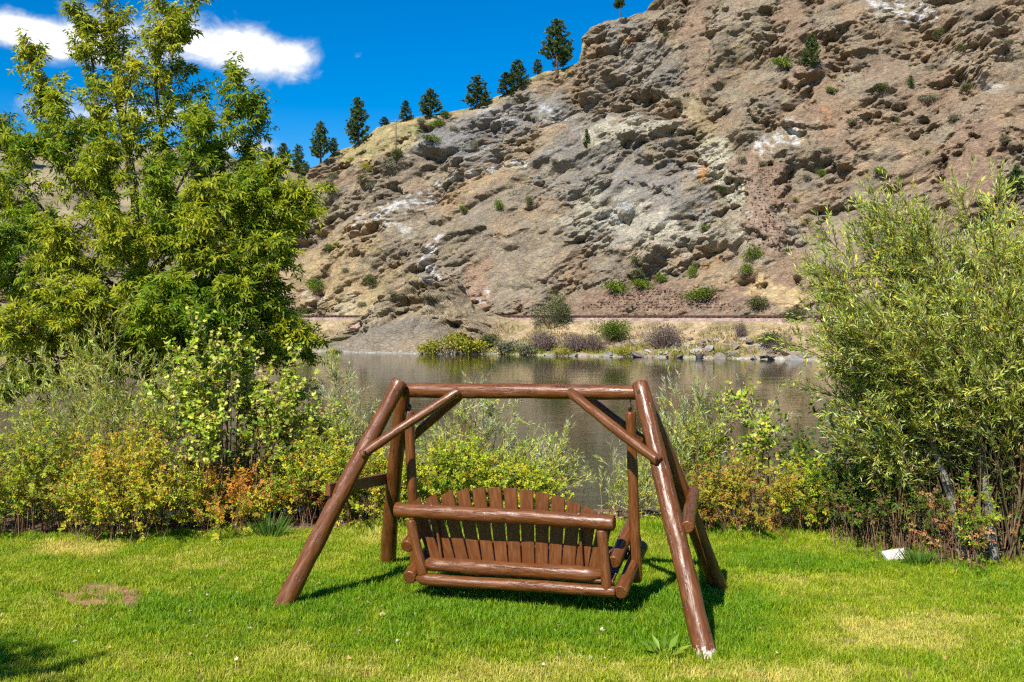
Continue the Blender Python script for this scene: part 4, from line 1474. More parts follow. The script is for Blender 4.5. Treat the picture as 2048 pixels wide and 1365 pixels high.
    LV.build('foliage', mat, tmpl, root)
    return root


# ------------------------------------------------------------------ box elder tree
def make_box_elder():
    Y0 = 16.0
    base = at(318, 900, Y0); base[2] = float(lawn_z(np.array([base[0]]), np.array([base[1]]))[0]) - .1
    root = thing('box_elder_tree', 'tall leafy green box elder tree with hanging yellow seed clusters on the river bank', 'tree', base)

    def p(u, v, dy=0.0):
        return at(u, v, Y0 + dy)
    trunk = [base, p(305, 850), p(292, 700), p(282, 560), p(268, 380), p(240, 220), p(225, 90), p(212, -5)]
    limbs = [[p(285, 480), p(325, 320, -.3), p(312, 150, -.2), p(352, 50, -.2), p(415, -25, -.2)],
             [p(278, 420), p(330, 230, .3), p(345, 110, .3), p(330, 25, .3)],
             [p(270, 400), p(205, 260, -.2), p(185, 130, -.2), p(165, 30, -.2)],
             [p(282, 560), p(185, 400, .3), p(110, 250, .2), p(62, 125, 0)],
             [p(285, 540), p(200, 400, -.5), p(140, 300, -.6), p(120, 200, -.6)],
             [p(285, 620), p(150, 500, -.5), p(40, 350, -.6), p(-10, 235, -.5)],
             [p(285, 650), p(150, 520, -.5), p(20, 420, -.6), p(-80, 340, -.5)],
             [p(280, 520), p(375, 400, -.4), p(440, 290, -.3), p(462, 165, 0)],
             [p(285, 560), p(420, 460, .3), p(488, 340, .3), p(508, 215, .3)],
             [p(285, 600), p(420, 480, -.3), p(480, 400, -.3), p(530, 350, -.3)],
             [p(285, 620), p(450, 520, -.6), p(520, 440, -.8), p(600, 395, -.8)],
             [p(285, 600), p(430, 500, .4), p(520, 440, .6), p(590, 420, .6)],
             [p(290, 700), p(430, 610, -.8), p(490, 560, -1), p(540, 510, -1)],
             [p(295, 760), p(420, 680, -.9), p(500, 640, -1), p(570, 660, -1)],
             [p(295, 790), p(430, 730, -.2), p(530, 690, -.1), p(585, 690, 0)],
             [p(290, 720), p(160, 640, -.9), p(40, 590, -1.2), p(-80, 580, -1.2)],
             [p(285, 640), p(270, 560, -1.3), p(235, 470, -1.9)],
             [p(285, 600), p(370, 560, -1.4), p(395, 480, -1.8)],
             [p(285, 560), p(310, 450, -1.2), p(320, 360, -1.5)],
             [p(285, 620), p(180, 560, -1.3), p(110, 480, -1.7)],
             [p(280, 500), p(210, 360, 1.0), p(190, 250, 1.2)],
             [p(300, 500), p(390, 360, 1.0), p(400, 240, 1.1)],
             [p(290, 760), p(130, 720, -.8), p(10, 680, -1), p(-90, 700, -1)],
             [p(292, 720), p(330, 650, -1.2), p(330, 590, -1.8)],
             [p(292, 740), p(210, 690, -1.2), p(170, 640, -1.8)],
             [p(292, 700), p(100, 600, .6), p(0, 500, .8), p(-90, 450, .8)],
             [p(292, 800), p(150, 780, -.6), p(40, 760, -.8), p(-60, 780, -.8)]]
    limbs += [[p(288, 660), p(360, 640, -1.6), p(440, 590, -2.1)], [p(288, 660), p(230, 620, -1.7), p(150, 590, -2.2)], [p(288, 560), p(350, 470, -1.5), p(420, 400, -1.7)],
              [p(288, 700), p(300, 660, -1.6), p(300, 620, -2.3)], [p(285, 560), p(230, 420, -1.0), p(215, 330, -1.3)], [p(290, 740), p(380, 720, -1.4), p(460, 690, -1.7)],
              [p(288, 600), p(90, 500, -1.3), p(10, 480, -1.6)], [p(288, 640), p(450, 560, -1.2), p(520, 505, -1.5)], [p(285, 500), p(380, 330, -.9), p(390, 260, -1.0)],
              [p(285, 540), p(160, 380, -1.0), p(70, 300, -1.0)], [p(290, 700), p(90, 660, -1.5), p(20, 650, -1.9)], [p(288, 660), p(460, 640, -.9), p(530, 605, -1.1)],
              [p(275, 400), p(250, 260, -.5), p(262, 150, -.5)], [p(285, 560), p(470, 420, -.9), p(490, 410, -1.0), p(545, 430, -1.0)],
              [p(288, 620), p(520, 520, .2), p(500, 490, .3), p(540, 475, .3)]]
    T = Tubes()
    bark = (.105, .085, .062)
    tr = limb_spline(trunk, 40)
    T.add(tr - base, np.linspace(.13, .015, 40), 9, bark)
    T.build('trunk', M_BARK, root)
    TB = Tubes(); LV = Leaves(); SD = Leaves()
    center = p(290, 480)
    green = np.array([.150, .260, .009]); yel = np.array([.50, .49, .028]); dark = np.array([.050, .115, .008])
    P0, D0, L0, TIP = [], [], [], []
    for li, lp in enumerate(limbs + [trunk[4:]]):
        pth = limb_spline(lp, 22)
        L = np.linalg.norm(np.diff(pth, axis=0), axis=1).sum()
        if li < len(limbs):
            TB.add(pth - base, np.linspace(.014 + .006 * L, .004, 22), 6, jitter_col(bark, 1, .1, .05)[0])
        ns = int(L / (.060 if pth[-1][2] < 4.3 else .076))
        f = .14 + .86 * RNG.random(ns) ** .85; f[-1] = 1.0
        pp, dd = sample_path(pth, f)
        out = norm(pp - center)
        d0 = norm(dd * RNG.uniform(.4, 1.1, (ns, 1)) + out * .35 + rdir(ns) * .85 + np.array([0, 0, .28]))
        bl = RNG.uniform(.25, .78, ns) * (1.12 - .78 * f)
        d0[-1] = dd[-1]; bl[-1] = .32
        P0.append(pp); D0.append(d0); L0.append(bl); TIP.append(f)
    P0 = np.concatenate(P0); D0 = np.concatenate(D0); L0 = np.concatenate(L0); TIP = np.concatenate(TIP)
    BP = curve_many(P0 - base, D0, L0, 5, .30, .25)
    N = len(BP)
    TB.many(BP, np.tile(np.linspace(.007, .0025, 5), (N, 1)), 3, jitter_col((.12, .095, .06), N, .2, .08))
    yb = .34 + .60 * fbm(P0[:, 0] * .8, P0[:, 2] * .8, 500, 2) + .30 * (TIP - .5) + .06 * (P0[:, 2] - 2)
    nt = 4
    tf = RNG.uniform(.25, 1, (N, nt + 1)); tf[:, -1] = 1
    tp_, td_ = sample_many(BP, tf)
    use = np.concatenate([RNG.random((N, nt)) < np.clip(.35 + L0[:, None], 0, 1), np.ones((N, 1), bool)], 1)
    td_[:, :nt] = norm(td_[:, :nt] + RNG.normal(0, .42, (N, nt, 3)) + np.array([0, 0, .1]))
    yb2 = np.repeat(yb[:, None], nt + 1, 1)[use]; tp_ = tp_[use]; td_ = td_[use]
    n = len(tp_); nl = 7
    tl = RNG.uniform(.12, .30, (n, 1))
    q = np.tile(np.linspace(.1, 1, nl), (n, 1))
    P = tp_[:, None] + td_[:, None] * (q * tl)[..., None] + np.array([0, 0, -.06]) * (q ** 2)[..., None]
    tdr = np.repeat(td_, nl, 0); P = P.reshape(-1, 3); m = len(P)
    perp = norm(np.cross(tdr, rdir(m)))
    dirs = norm(perp * .8 + tdr * .45 + np.array([0, 0, -.55]) + RNG.normal(0, .2, (m, 3)))
    ups = norm(np.array([-.15, -.45, .80]) + RNG.normal(0, .42, (m, 3)))
    ll = RNG.uniform(.085, .165, m)
    C = lerp(green, yel, np.clip(np.repeat(yb2, nl)[:, None] + RNG.normal(0, .20, (m, 1)), 0, 1))
    C = np.where(RNG.random((m, 1)) < .15, dark, C) * (1 + RNG.normal(0, .14, (m, 1)))
    LV.add(P, dirs, ups, ll, ll, np.clip(C, .005, .8))
    sel = RNG.random(n) < np.where(yb2 > .35, .42, .14)
    k = int(sel.sum()); ns_ = 13
    sp = tp_[sel][:, None] + td_[sel][:, None] * .06 + np.stack([RNG.normal(0, .016, (k, ns_)), RNG.normal(0, .016, (k, ns_)), -np.linspace(.02, 1, ns_)[None] * RNG.uniform(.10, .19, (k, 1))], -1)
    sd = norm(np.stack([RNG.normal(0, .45, k * ns_), RNG.normal(0, .45, k * ns_), -np.ones(k * ns_)], -1))
    SD.add(sp.reshape(-1, 3), sd, rdir(k * ns_), .042, .0155, jitter_col((.52, .50, .12), k * ns_, .18, .06))
    TB.build('branches', M_BARK, root)
    crown = LV.build('crown', M_BOXELDER, T_TRIPLE, root)
    SD.build('seed_clusters', M_SEED, T_NARROW, crown)


make_box_elder()

# ------------------------------------------------------------------ shrub border
def gb(u, v):
    p = ground(u, v)
    p[2] = float(lawn_z(np.array([p[0]]), np.array([p[1]]))[0])
    return p


def at_y(u, Y):
    x = (u - 1024) / F * Y
    return np.array([x, Y, float(lawn_z(np.array([x]), np.array([Y]))[0])])


def top_h(base, v):
    return CH - (v - HZ) / F * base[1] - base[2]


WG = [(.34, .41, .065), (.44, .49, .13), (.56, .59, .33), (.56, .52, .045), (.20, .27, .035)]
WW = [.34, .26, .12, .18, .18]
YG = [(.33, .385, .018), (.19, .29, .014), (.50, .46, .018), (.09, .17, .012), (.52, .36, .03)]
GOLD = (.30, .20, .06)
BROWN = (.19, .105, .055)


def px_w(base, px):
    return px / F * base[1]


def willow(label, u, Y, vtop, wpx, stems, twigs, per=22, **k):
    b = at_y(u, Y)
    pal = k.pop('pal', WG); wts = k.pop('wts', WW)
    return shrub(k.pop('name', 'willow_shrub'), label, 'shrub', 'willow', b, top_h(b, vtop), px_w(b, wpx), stems, twigs, per, pal, wts, leaf=k.pop('leaf', (.075, .0115)), tmpl=T_NARROW, mat=M_WILLOW, stemcol=k.pop('stemcol', (.26, .18, .07)), **k)


def rose(label, u, Y, vtop, wpx, stems, twigs, per=13, **k):
    b = at_y(u, Y)
    pal = k.pop('pal', YG); wts = k.pop('wts', [.34, .26, .18, .14, .08])
    return shrub(k.pop('name', 'rose_shrub'), label, 'shrub', 'rose', b, top_h(b, vtop), px_w(b, wpx), stems, twigs, per, pal, wts, leaf=k.pop('leaf', (.060, .060)), tmpl=k.pop('tmpl', T_LEAFLET3), mat=M_ROSE, stemcol=k.pop('stemcol', BROWN), **k)


def currant(label, u, Y, vtop, wpx, stems, twigs, per=7, **k):
    b = at_y(u, Y)
    pal = k.pop('pal', [(.36, .43, .03), (.55, .55, .09), (.22, .33, .016), (.48, .42, .16), (.10, .18, .014)])
    return shrub(k.pop('name', 'currant_shrub'), label, 'shrub', 'currant', b, top_h(b, vtop), px_w(b, wpx), stems, twigs, per, pal, k.pop('wts', [.36, .26, .2, .08, .1]), leaf=k.pop('leaf', (.056, .054)), tmpl=T_LOBED, mat=M_CURRANT, stemcol=k.pop('stemcol', (.21, .12, .06)), **k)


def make_shade_tree():
    b = np.array([-5.75, 3.3, 0.0])
    t = shrub('young_tree', 'young leafy tree on the lawn whose shade falls across the grass corner', 'tree', 'rose', b, 5.0, .3, 40, 16, 9, YG, [.3, .4, .1, .2, 0], leaf=(.11, .10), tmpl=T_LEAFLET3, mat=M_ROSE, stemcol=(.12, .09, .06), low=.5, stem_r=.02, crown=(0, 0, 4.0, .95, .9, .9), basew=.1)
    T = Tubes()
    T.add([[0, 0, -.1], [.02, 0, 1.2], [0, .02, 2.6], [0, 0, 3.6]], [.10, .085, .06, .03], 9, (.12, .095, .07))
    T.build('trunk', M_BARK, t)


def make_border():
    make_shade_tree()
    ORG = (.46, .21, .022)
    # --- left of the swing
    rose('yellow-green leafy shrub with brown stems at the far end of the border', 40, 12.1, 850, 300, 52, 17, lowcol=(.34, .26, .03), dead=60)
    rose('low shrub turning orange with bright yellow lower leaves beside the straw patch', 250, 11.75, 890, 270, 52, 18, wts=[.30, .16, .34, .06, .14], topcol=(.50, .33, .025), lowcol=(.44, .43, .02), dead=50)
    willow('grey-green willow with narrow leaves behind the orange shrub', 215, 13.2, 655, 400, 84, 18, 24, dead=30, arch=1.0)
    currant('tall lobe-leaved pale yellow-green shrub with bare brown stems', 455, 12.75, 640, 290, 52, 18, 11, low=.42, stem_r=.010, arch=.6)
    currant('lobe-leaved shrub with pale leaves leaning over the river', 520, 13.3, 700, 150, 19, 16, 10, low=.35, lean=(.25, 0))
    rose('small orange-leaved shrub under the tall lobe-leaved shrub', 455, 12.0, 975, 230, 27, 13, wts=[.30, .16, .3, .08, .16], topcol=ORG, dead=40)
    rose('yellow-green shrub between the lobe-leaved shrub and the leaning log leg', 620, 12.5, 880, 170, 32, 16, lowcol=(.30, .12, .03), dead=40)
    willow('sparse willow with silvery plumes behind the leaning log leg', 675, 13.3, 748, 190, 22, 13, 24, topcol=(.38, .41, .29), low=.3)
    currant('small lobe-leaved shrub beside the silvery willow', 640, 13.0, 845, 110, 14, 14, 10)
    rose('leafy shrub behind the leaning log leg, tinged reddish orange', 735, 12.35, 905, 190, 34, 15, wts=[.30, .14, .28, .10, .18], dead=40)
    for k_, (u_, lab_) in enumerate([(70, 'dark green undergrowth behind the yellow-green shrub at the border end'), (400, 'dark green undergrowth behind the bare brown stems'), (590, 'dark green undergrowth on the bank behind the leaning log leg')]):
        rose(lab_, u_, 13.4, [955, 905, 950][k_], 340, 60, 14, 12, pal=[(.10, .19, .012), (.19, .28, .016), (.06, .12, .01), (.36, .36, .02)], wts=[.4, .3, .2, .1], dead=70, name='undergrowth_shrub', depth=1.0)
    # --- behind the swing
    rose('broad yellow-green shrub behind the bench back', 905, 12.5, 895, 240, 52, 17, wts=[.42, .26, .22, .08, .02], dead=25)
    rose('rounded yellow-green shrub behind the arched slats', 1020, 12.45, 935, 190, 41, 16, wts=[.40, .20, .30, .08, .02], dead=20)
    willow('willow with feathery pale shoots above the bench back', 935, 13.2, 775, 210, 28, 14, 24, topcol=(.36, .39, .24), low=.35)
    willow('willow with long shoots leaning out over the water', 1045, 13.0, 880, 130, 19, 12, 24, topcol=(.38, .40, .27), low=.3, lean=(.22, .1))
    willow('slim willow growing beside the right hanger post', 1215, 12.75, 900, 70, 6, 9, 24, topcol=(.36, .39, .25), low=.15)
    willow('low willow seen through the right side of the A-frame', 1275, 12.6, 955, 90, 12, 11, 24, dead=20)
    for (u_, Y_, vt_, w_, lab_) in [(985, 13.3, 758, 60, 'two thin willow wands rising behind the top beam'), (1105, 13.0, 835, 70, 'thin willow wand bending over the water gap'), (1335, 13.0, 745, 60, 'thin willow wand rising beside the top of the A-frame'), (600, 13.2, 800, 90, 'thin willow wands between the lobe-leaved shrub and the log leg')]:
        willow(lab_, u_, Y_, vt_, w_, 5, 9, 22, topcol=(.44, .47, .32), low=.35, name='willow_wand', lean=(.12, 0))
    # --- right of the swing
    willow('thin grey-green willow right beside the back log leg', 1385, 12.7, 775, 170, 36, 15, 24, topcol=(.33, .37, .22), low=.2)
    currant('twiggy shrub with few pale lobed leaves and reddish bare stems', 1470, 12.6, 780, 170, 14, 11, 9, low=.5, stemcol=(.26, .13, .07))
    willow('silvery willow wand rising beside the twiggy shrub', 1520, 12.9, 760, 120, 11, 11, 24, topcol=(.42, .45, .36), low=.45)
    rose('dry shrub in orange and russet behind the back log leg', 1475, 12.1, 930, 260, 39, 13, wts=[.22, .06, .26, .03, .2], lowcol=(.33, .14, .04), dead=110, pal=[(.25, .27, .02), (.14, .2, .012), (.36, .31, .02), (.06, .11, .01), (.40, .2, .03)])
    rose('bright yellow shrub in front of the dark green shrub', 1640, 11.95, 925, 190, 34, 15, wts=[.40, .20, .28, .10, .02], dead=45)
    shrub('dogwood_shrub', 'dark green broad-leaved shrub beside the big willow', 'shrub', 'rose', at_y(1690, 12.7), top_h(at_y(1690, 12.7), 760), px_w(at_y(1690, 12.7), 300), 34, 15, 7, [(.045, .10, .010), (.09, .17, .014), (.17, .25, .02), (.25, .27, .03)], [.42, .32, .18, .08], leaf=(.075, .040), tmpl=T_OVAL, mat=M_CURRANT, stemcol=(.15, .07, .05), dead=30)
    # big willow and what grows under it
    b = at_y(1990, 10.75)
    big = shrub('willow_shrub', 'huge bushy willow with golden stems and narrow grey-green leaves', 'shrub', 'willow', b, 4.0, 1.6, 215, 42, 32, WG, [.36, .28, .08, .20, .08], leaf=(.070, .0130), tmpl=T_NARROW, mat=M_WILLOW, stemcol=(.13, .085, .04), depth=1.2, dead=60, twig_len=(.28, .62), stem_r=.011, low=.38, straight=.3, crown=(.0, 0, 2.42, 2.15, 1.25, 1.52))
    trunks(big, 1990, 10.45)
    b = at_y(1800, 10.95)
    shrub('willow_shrub', 'drooping willow boughs hanging over the dark undergrowth below the huge willow', 'shrub', 'willow', b, 2.2, .6, 34, 30, 24, WG, [.30, .28, .16, .16, .10], leaf=(.082, .0125), tmpl=T_NARROW, mat=M_WILLOW, stemcol=(.16, .10, .045), twig_len=(.25, .5), stem_r=.008, low=.45, crown=(-.05, 0, 1.45, .85, .6, .62), basew=.2)
    rose('green leafy shoots growing up the willow trunks', 1960, 10.25, 985, 70, 5, 7, wts=[.3, .5, .1, .1, 0], leaf=(.07, .06))
    rose('dried rusty orange fern-like stems at the foot of the willow', 1905, 10.3, 1000, 140, 7, 6, 7, pal=[(.42, .20, .07), (.34, .15, .05), (.5, .27, .1)], wts=[.5, .3, .2], dead=40, leaf=(.07, .05), name='dry_weed')
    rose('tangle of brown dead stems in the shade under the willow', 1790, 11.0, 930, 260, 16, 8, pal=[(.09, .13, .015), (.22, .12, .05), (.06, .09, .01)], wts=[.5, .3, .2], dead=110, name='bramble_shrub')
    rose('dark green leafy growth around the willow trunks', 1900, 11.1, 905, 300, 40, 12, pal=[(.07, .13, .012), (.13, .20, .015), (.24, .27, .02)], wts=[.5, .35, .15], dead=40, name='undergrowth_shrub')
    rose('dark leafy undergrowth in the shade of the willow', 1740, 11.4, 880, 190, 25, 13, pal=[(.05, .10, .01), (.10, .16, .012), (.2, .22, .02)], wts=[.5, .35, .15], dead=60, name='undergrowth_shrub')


def trunks(root, u, Y):
    o = np.array(root.location)
    for k, (du, dv_, dx) in enumerate([(0, 0, -.25), (38, .1, .05), (-60, .15, -.6), (75, 0, .35), (20, .3, -.1)]):
        b = at_y(u + du, Y + dv_) - o
        T = Tubes()
        pth = b + limb_spline([np.array([0, 0, -.1]), np.array([dx * .15, .05, .5]), np.array([dx * .5, .1, 1.2]), np.array([dx, .2, 2.2])], 16)
        rad = np.linspace(.058, .022, 16) * (1 + .12 * perlin(np.arange(16) * .7, np.full(16, k * 3.1), 600))
        T.add(pth, rad, 9, (.20, .175, .14))
        for j in range(4):
            p_, d_ = sample_path(pth, np.array([RNG.uniform(.35, .9)]))
            T.add(curve_path(p_[0], d_[0] + rdir(1)[0] * .6 + np.array([0, 0, .4]), RNG.uniform(.6, 1.1), 7, .3, .2), np.linspace(.014, .005, 7), 5, (.2, .16, .1))
        T.build('trunk', M_BARK, root)


make_border()


# ------------------------------------------------------------------ pines, shrubs and stones across the river
def make_pine(h=7.0, w=2.6, seed=0, bare=.12, ragged=.35):
    root = thing('pine_tree', 'pine', 'tree')
    T = Tubes()
    zs = np.linspace(-.4, h * .97, 10)
    T.add(np.stack([.05 * np.sin(zs + seed), .05 * np.cos(zs * 1.3 + seed), zs], -1), np.linspace(.17, .03, 10), 7, (.10, .062, .042))
    LV = Leaves()
    nb = int(h * 13)
    for i in range(nb):
        f = bare + (1 - bare) * (i + RNG.random()) / nb
        z = f * h
        prof = (1 - f) ** .70 * (.55 + .45 * min(1, (f - bare) * 5 + .4))
        L = w * .66 * (prof * RNG.uniform(1 - ragged, 1.12) + .08)
        a = RNG.random() * 2 * np.pi
        d = np.array([math.cos(a), math.sin(a), RNG.uniform(-.05, .45)])
        pth = curve_path([0, 0, z], d, L, 5, .18, .5)
        T.add(pth, np.linspace(.035, .012, 5), 3, (.09, .06, .04))
        nc = max(2, int(L * 4.2)); n = 22
        cp, cd = sample_path(pth, np.linspace(.35, 1, nc))
        cen = np.repeat(cp + RNG.normal(0, .10, (nc, 3)), n, 0); cdr = np.repeat(cd, n, 0); m = nc * n
        C = jitter_col((.075, .115, .030), m, .22, .08) * np.repeat(1 + RNG.normal(0, .15, (nc, 1)), n, 0)
        C = np.where(RNG.random((m, 1)) < .25, C * np.array([1.7, 1.6, 1.3]), C)
        LV.add(cen + rdir(m) * .11 * RNG.random((m, 1)), norm(rdir(m) + cdr * .6 + np.array([0, 0, .45])), rdir(m), RNG.uniform(.20, .38, m), .085, np.clip(C, .005, .5))
    T.build('trunk', M_BARK, root)
    LV.build('crown', M_PINE, T_NARROW, root)
    return root


def make_bush(kind, pal, wts, w, h, n=900, leaf=.16, squat=.6, stems=16, stemcol=(.12, .08, .06), tmpl=T_OVAL):
    root = thing('hill_shrub', kind, 'shrub')
    LV = Leaves(); T = Tubes()
    nlob = 9
    for i in range(nlob):
        a = RNG.random() * 6.283; r = math.sqrt(RNG.random()) * .36
        c = np.array([math.cos(a) * r * w, math.sin(a) * r * w, h * RNG.uniform(.35, .70) * (1.1 - r)])
        rr = np.array([w * .26, w * .26, h * .34]) * RNG.uniform(.7, 1.2)
        m = n // nlob
        d = rdir(m)
        P = c + d * rr * (RNG.random((m, 1)) ** .4)
        P[:, 2] = np.maximum(P[:, 2], .02)
        C = pick_col(pal, wts, m) * (1 + RNG.normal(0, .15))
        LV.add(P, norm(d + rdir(m) * .8 + np.array([0, 0, .4])), norm(d + rdir(m) * .5), RNG.uniform(.6, 1.3, m) * leaf, RNG.uniform(.6, 1.3, m) * leaf * squat, np.clip(C, .005, .6))
    for i in range(stems):
        a = RNG.random() * 6.283; r = RNG.random() * .42
        T.add(curve_path([math.cos(a) * .08 * w, math.sin(a) * .08 * w, -.15], [math.cos(a) * r * w, math.sin(a) * r * w, h * .7], h * RNG.uniform(.6, .95), 4, .2), np.linspace(.03, .01, 4), 3, stemcol)
    T.build('stems', M_BARK, root)
    LV.build('foliage', M_BUSH, tmpl, root)
    return root


def make_far_side():
    pines = [make_pine(7.2, 3.3, 1, .06, .30), make_pine(6.5, 3.8, 2, .10, .45), make_pine(6.0, 2.9, 3, .05, .40), make_pine(7.0, 2.2, 4, .08, .35), make_pine(5.5, 3.4, 5, .55, .5)]
    hs = [7.2, 6.5, 6.0, 7.0, 5.5]; ws = [3.3, 3.8, 2.9, 2.2, 3.4]
    used = set()
    # (u, v_base, v_top, width px, variant, label)
    P = [(712, 288, 190, 50, 0, 'tall dense pine left of the utility pole on the ridge'),
         (636, 318, 236, 48, 1, 'dark pine standing lower down the ridge beside a small fir'),
         (662, 306, 272, 22, 2, 'small pine tucked against the dark ridge pine'),
         (768, 244, 226, 22, 2, 'tiny pine on the ridge above the weathered outcrop'),
         (808, 238, 195, 26, 3, 'slim small pine near the broad spreading pine'),
         (857, 232, 173, 54, 1, 'broad spreading pine on the dry grass crest'),
         (952, 213, 146, 52, 2, 'bushy pine on the crest beside the first rock step'),
         (1008, 188, 140, 34, 3, 'thin pine leaning beside a bushy pine below the cliff step'),
         (1034, 172, 112, 46, 0, 'middle-sized dark pine below the cliff step'),
         (1070, 142, 110, 24, 2, 'small pine at the foot of the tallest pine'),
         (1110, 140, 36, 76, 1, 'tallest and broadest pine at the foot of the cliff step'),
         (1232, 26, -14, 40, 4, 'flat-topped pine with a bare trunk on the cliff top'),
         (1618, 131, 64, 40, 0, 'lone cone-shaped pine growing on the rock face'),
         (1168, 292, 254, 13, 3, 'tiny slim pine sapling in a crack of the rock face'),
         (1825, 170, 144, 14, 2, 'tiny pine sapling high on the rubble slope'),
         (2030, 400, 330, 44, 1, 'dark pine beside the big willow top')]
    for (u, vb, vt, wpx, k, lab) in P:
        b = on_hill(u, vb, 6)
        h = (vb - vt) / F * b[1]; w = wpx / F * b[1]
        sc = (w / ws[k], w / ws[k], h / hs[k])
        b[2] -= .25
        rz = RNG.random() * 6.28
        if k not in used:
            used.add(k); r = pines[k]
            r.location = b; r.rotation_euler = (0, 0, rz); r.scale = sc
            r['label'] = lab; r['group'] = 'pines on the rocky hill'
        else:
            copy_thing(pines[k], b, rz, sc, lab, 'pines on the rocky hill')
    for (u, vb, vt, wpx, k) in [(576, 335, 280, 40, 1), (536, 352, 282, 36, 0), (500, 345, 285, 30, 3), (604, 345, 285, 30, 2), (620, 372, 320, 34, 2), (20, 300, 238, 44, 0), (48, 330, 262, 40, 1), (12, 420, 350, 46, 2), (60, 440, 385, 44, 1), (100, 300, 262, 30, 3), (345, 345, 290, 36, 0), (450, 372, 315, 40, 1), (-20, 370, 310, 40, 0), (585, 420, 360, 36, 2)]:
        b = on_far(u, vb)
        h = (vb - vt) / F * b[1]; w = wpx / F * b[1]
        b[2] -= .8
        copy_thing(pines[k], b, RNG.random() * 6.28, (w / ws[k], w / ws[k], h / hs[k]), 'dark pine on the distant tan hillside behind the box elder', 'pines on the distant hillside')
    # shrubs
    olive = [(.075, .095, .025), (.11, .13, .035), (.05, .065, .02)]
    brightg = [(.10, .16, .012), (.17, .22, .018), (.06, .11, .012)]
    sage = [(.15, .16, .09), (.19, .18, .10), (.10, .11, .06)]
    yell = [(.30, .28, .02), (.22, .25, .02), (.36, .30, .04)]
    dead = [(.17, .12, .10), (.23, .17, .14), (.12, .085, .075)]
    kinds = {
        'olive': make_bush('x', olive, [1, 1, 1], 2.0, 1.6, 1500, .13), 'green': make_bush('x', brightg, [1, 1, .7], 2.2, 1.0, 1200, .13),
        'sage': make_bush('x', sage, [1, 1, 1], 1.6, .9, 800, .11), 'yellow': make_bush('x', yell, [1, 1, 1], 1.6, .7, 800, .11),
        'dead': make_bush('x', dead, [1, 1, 1], 2.4, 1.6, 1500, .20, .16, 90, (.17, .12, .10), T_NARROW), 'round': make_bush('x', olive, [1, 1.2, .8], 4.6, 4.8, 5200, .17, .5, 26),
        'tall': make_bush('x', brightg, [1, .7, 1], 3.4, 2.9, 3200, .16, .5, 20)}
    dims = {'olive': (2.0, 1.6), 'green': (2.2, 1.0), 'sage': (1.6, .9), 'yellow': (1.6, .7), 'dead': (2.4, 1.6), 'round': (4.6, 4.8), 'tall': (3.4, 2.9)}
    lab0 = {'olive': 'dark olive shrub growing on the rocky hillside', 'green': 'low bright green shrub growing on the rocky hillside', 'sage': 'grey-green sagebrush tuft on the rocky hillside',
            'yellow': 'yellow-green rabbitbrush tuft on the rocky hillside', 'dead': 'bare purplish-brown shrub on the far river bank', 'round': '', 'tall': ''}
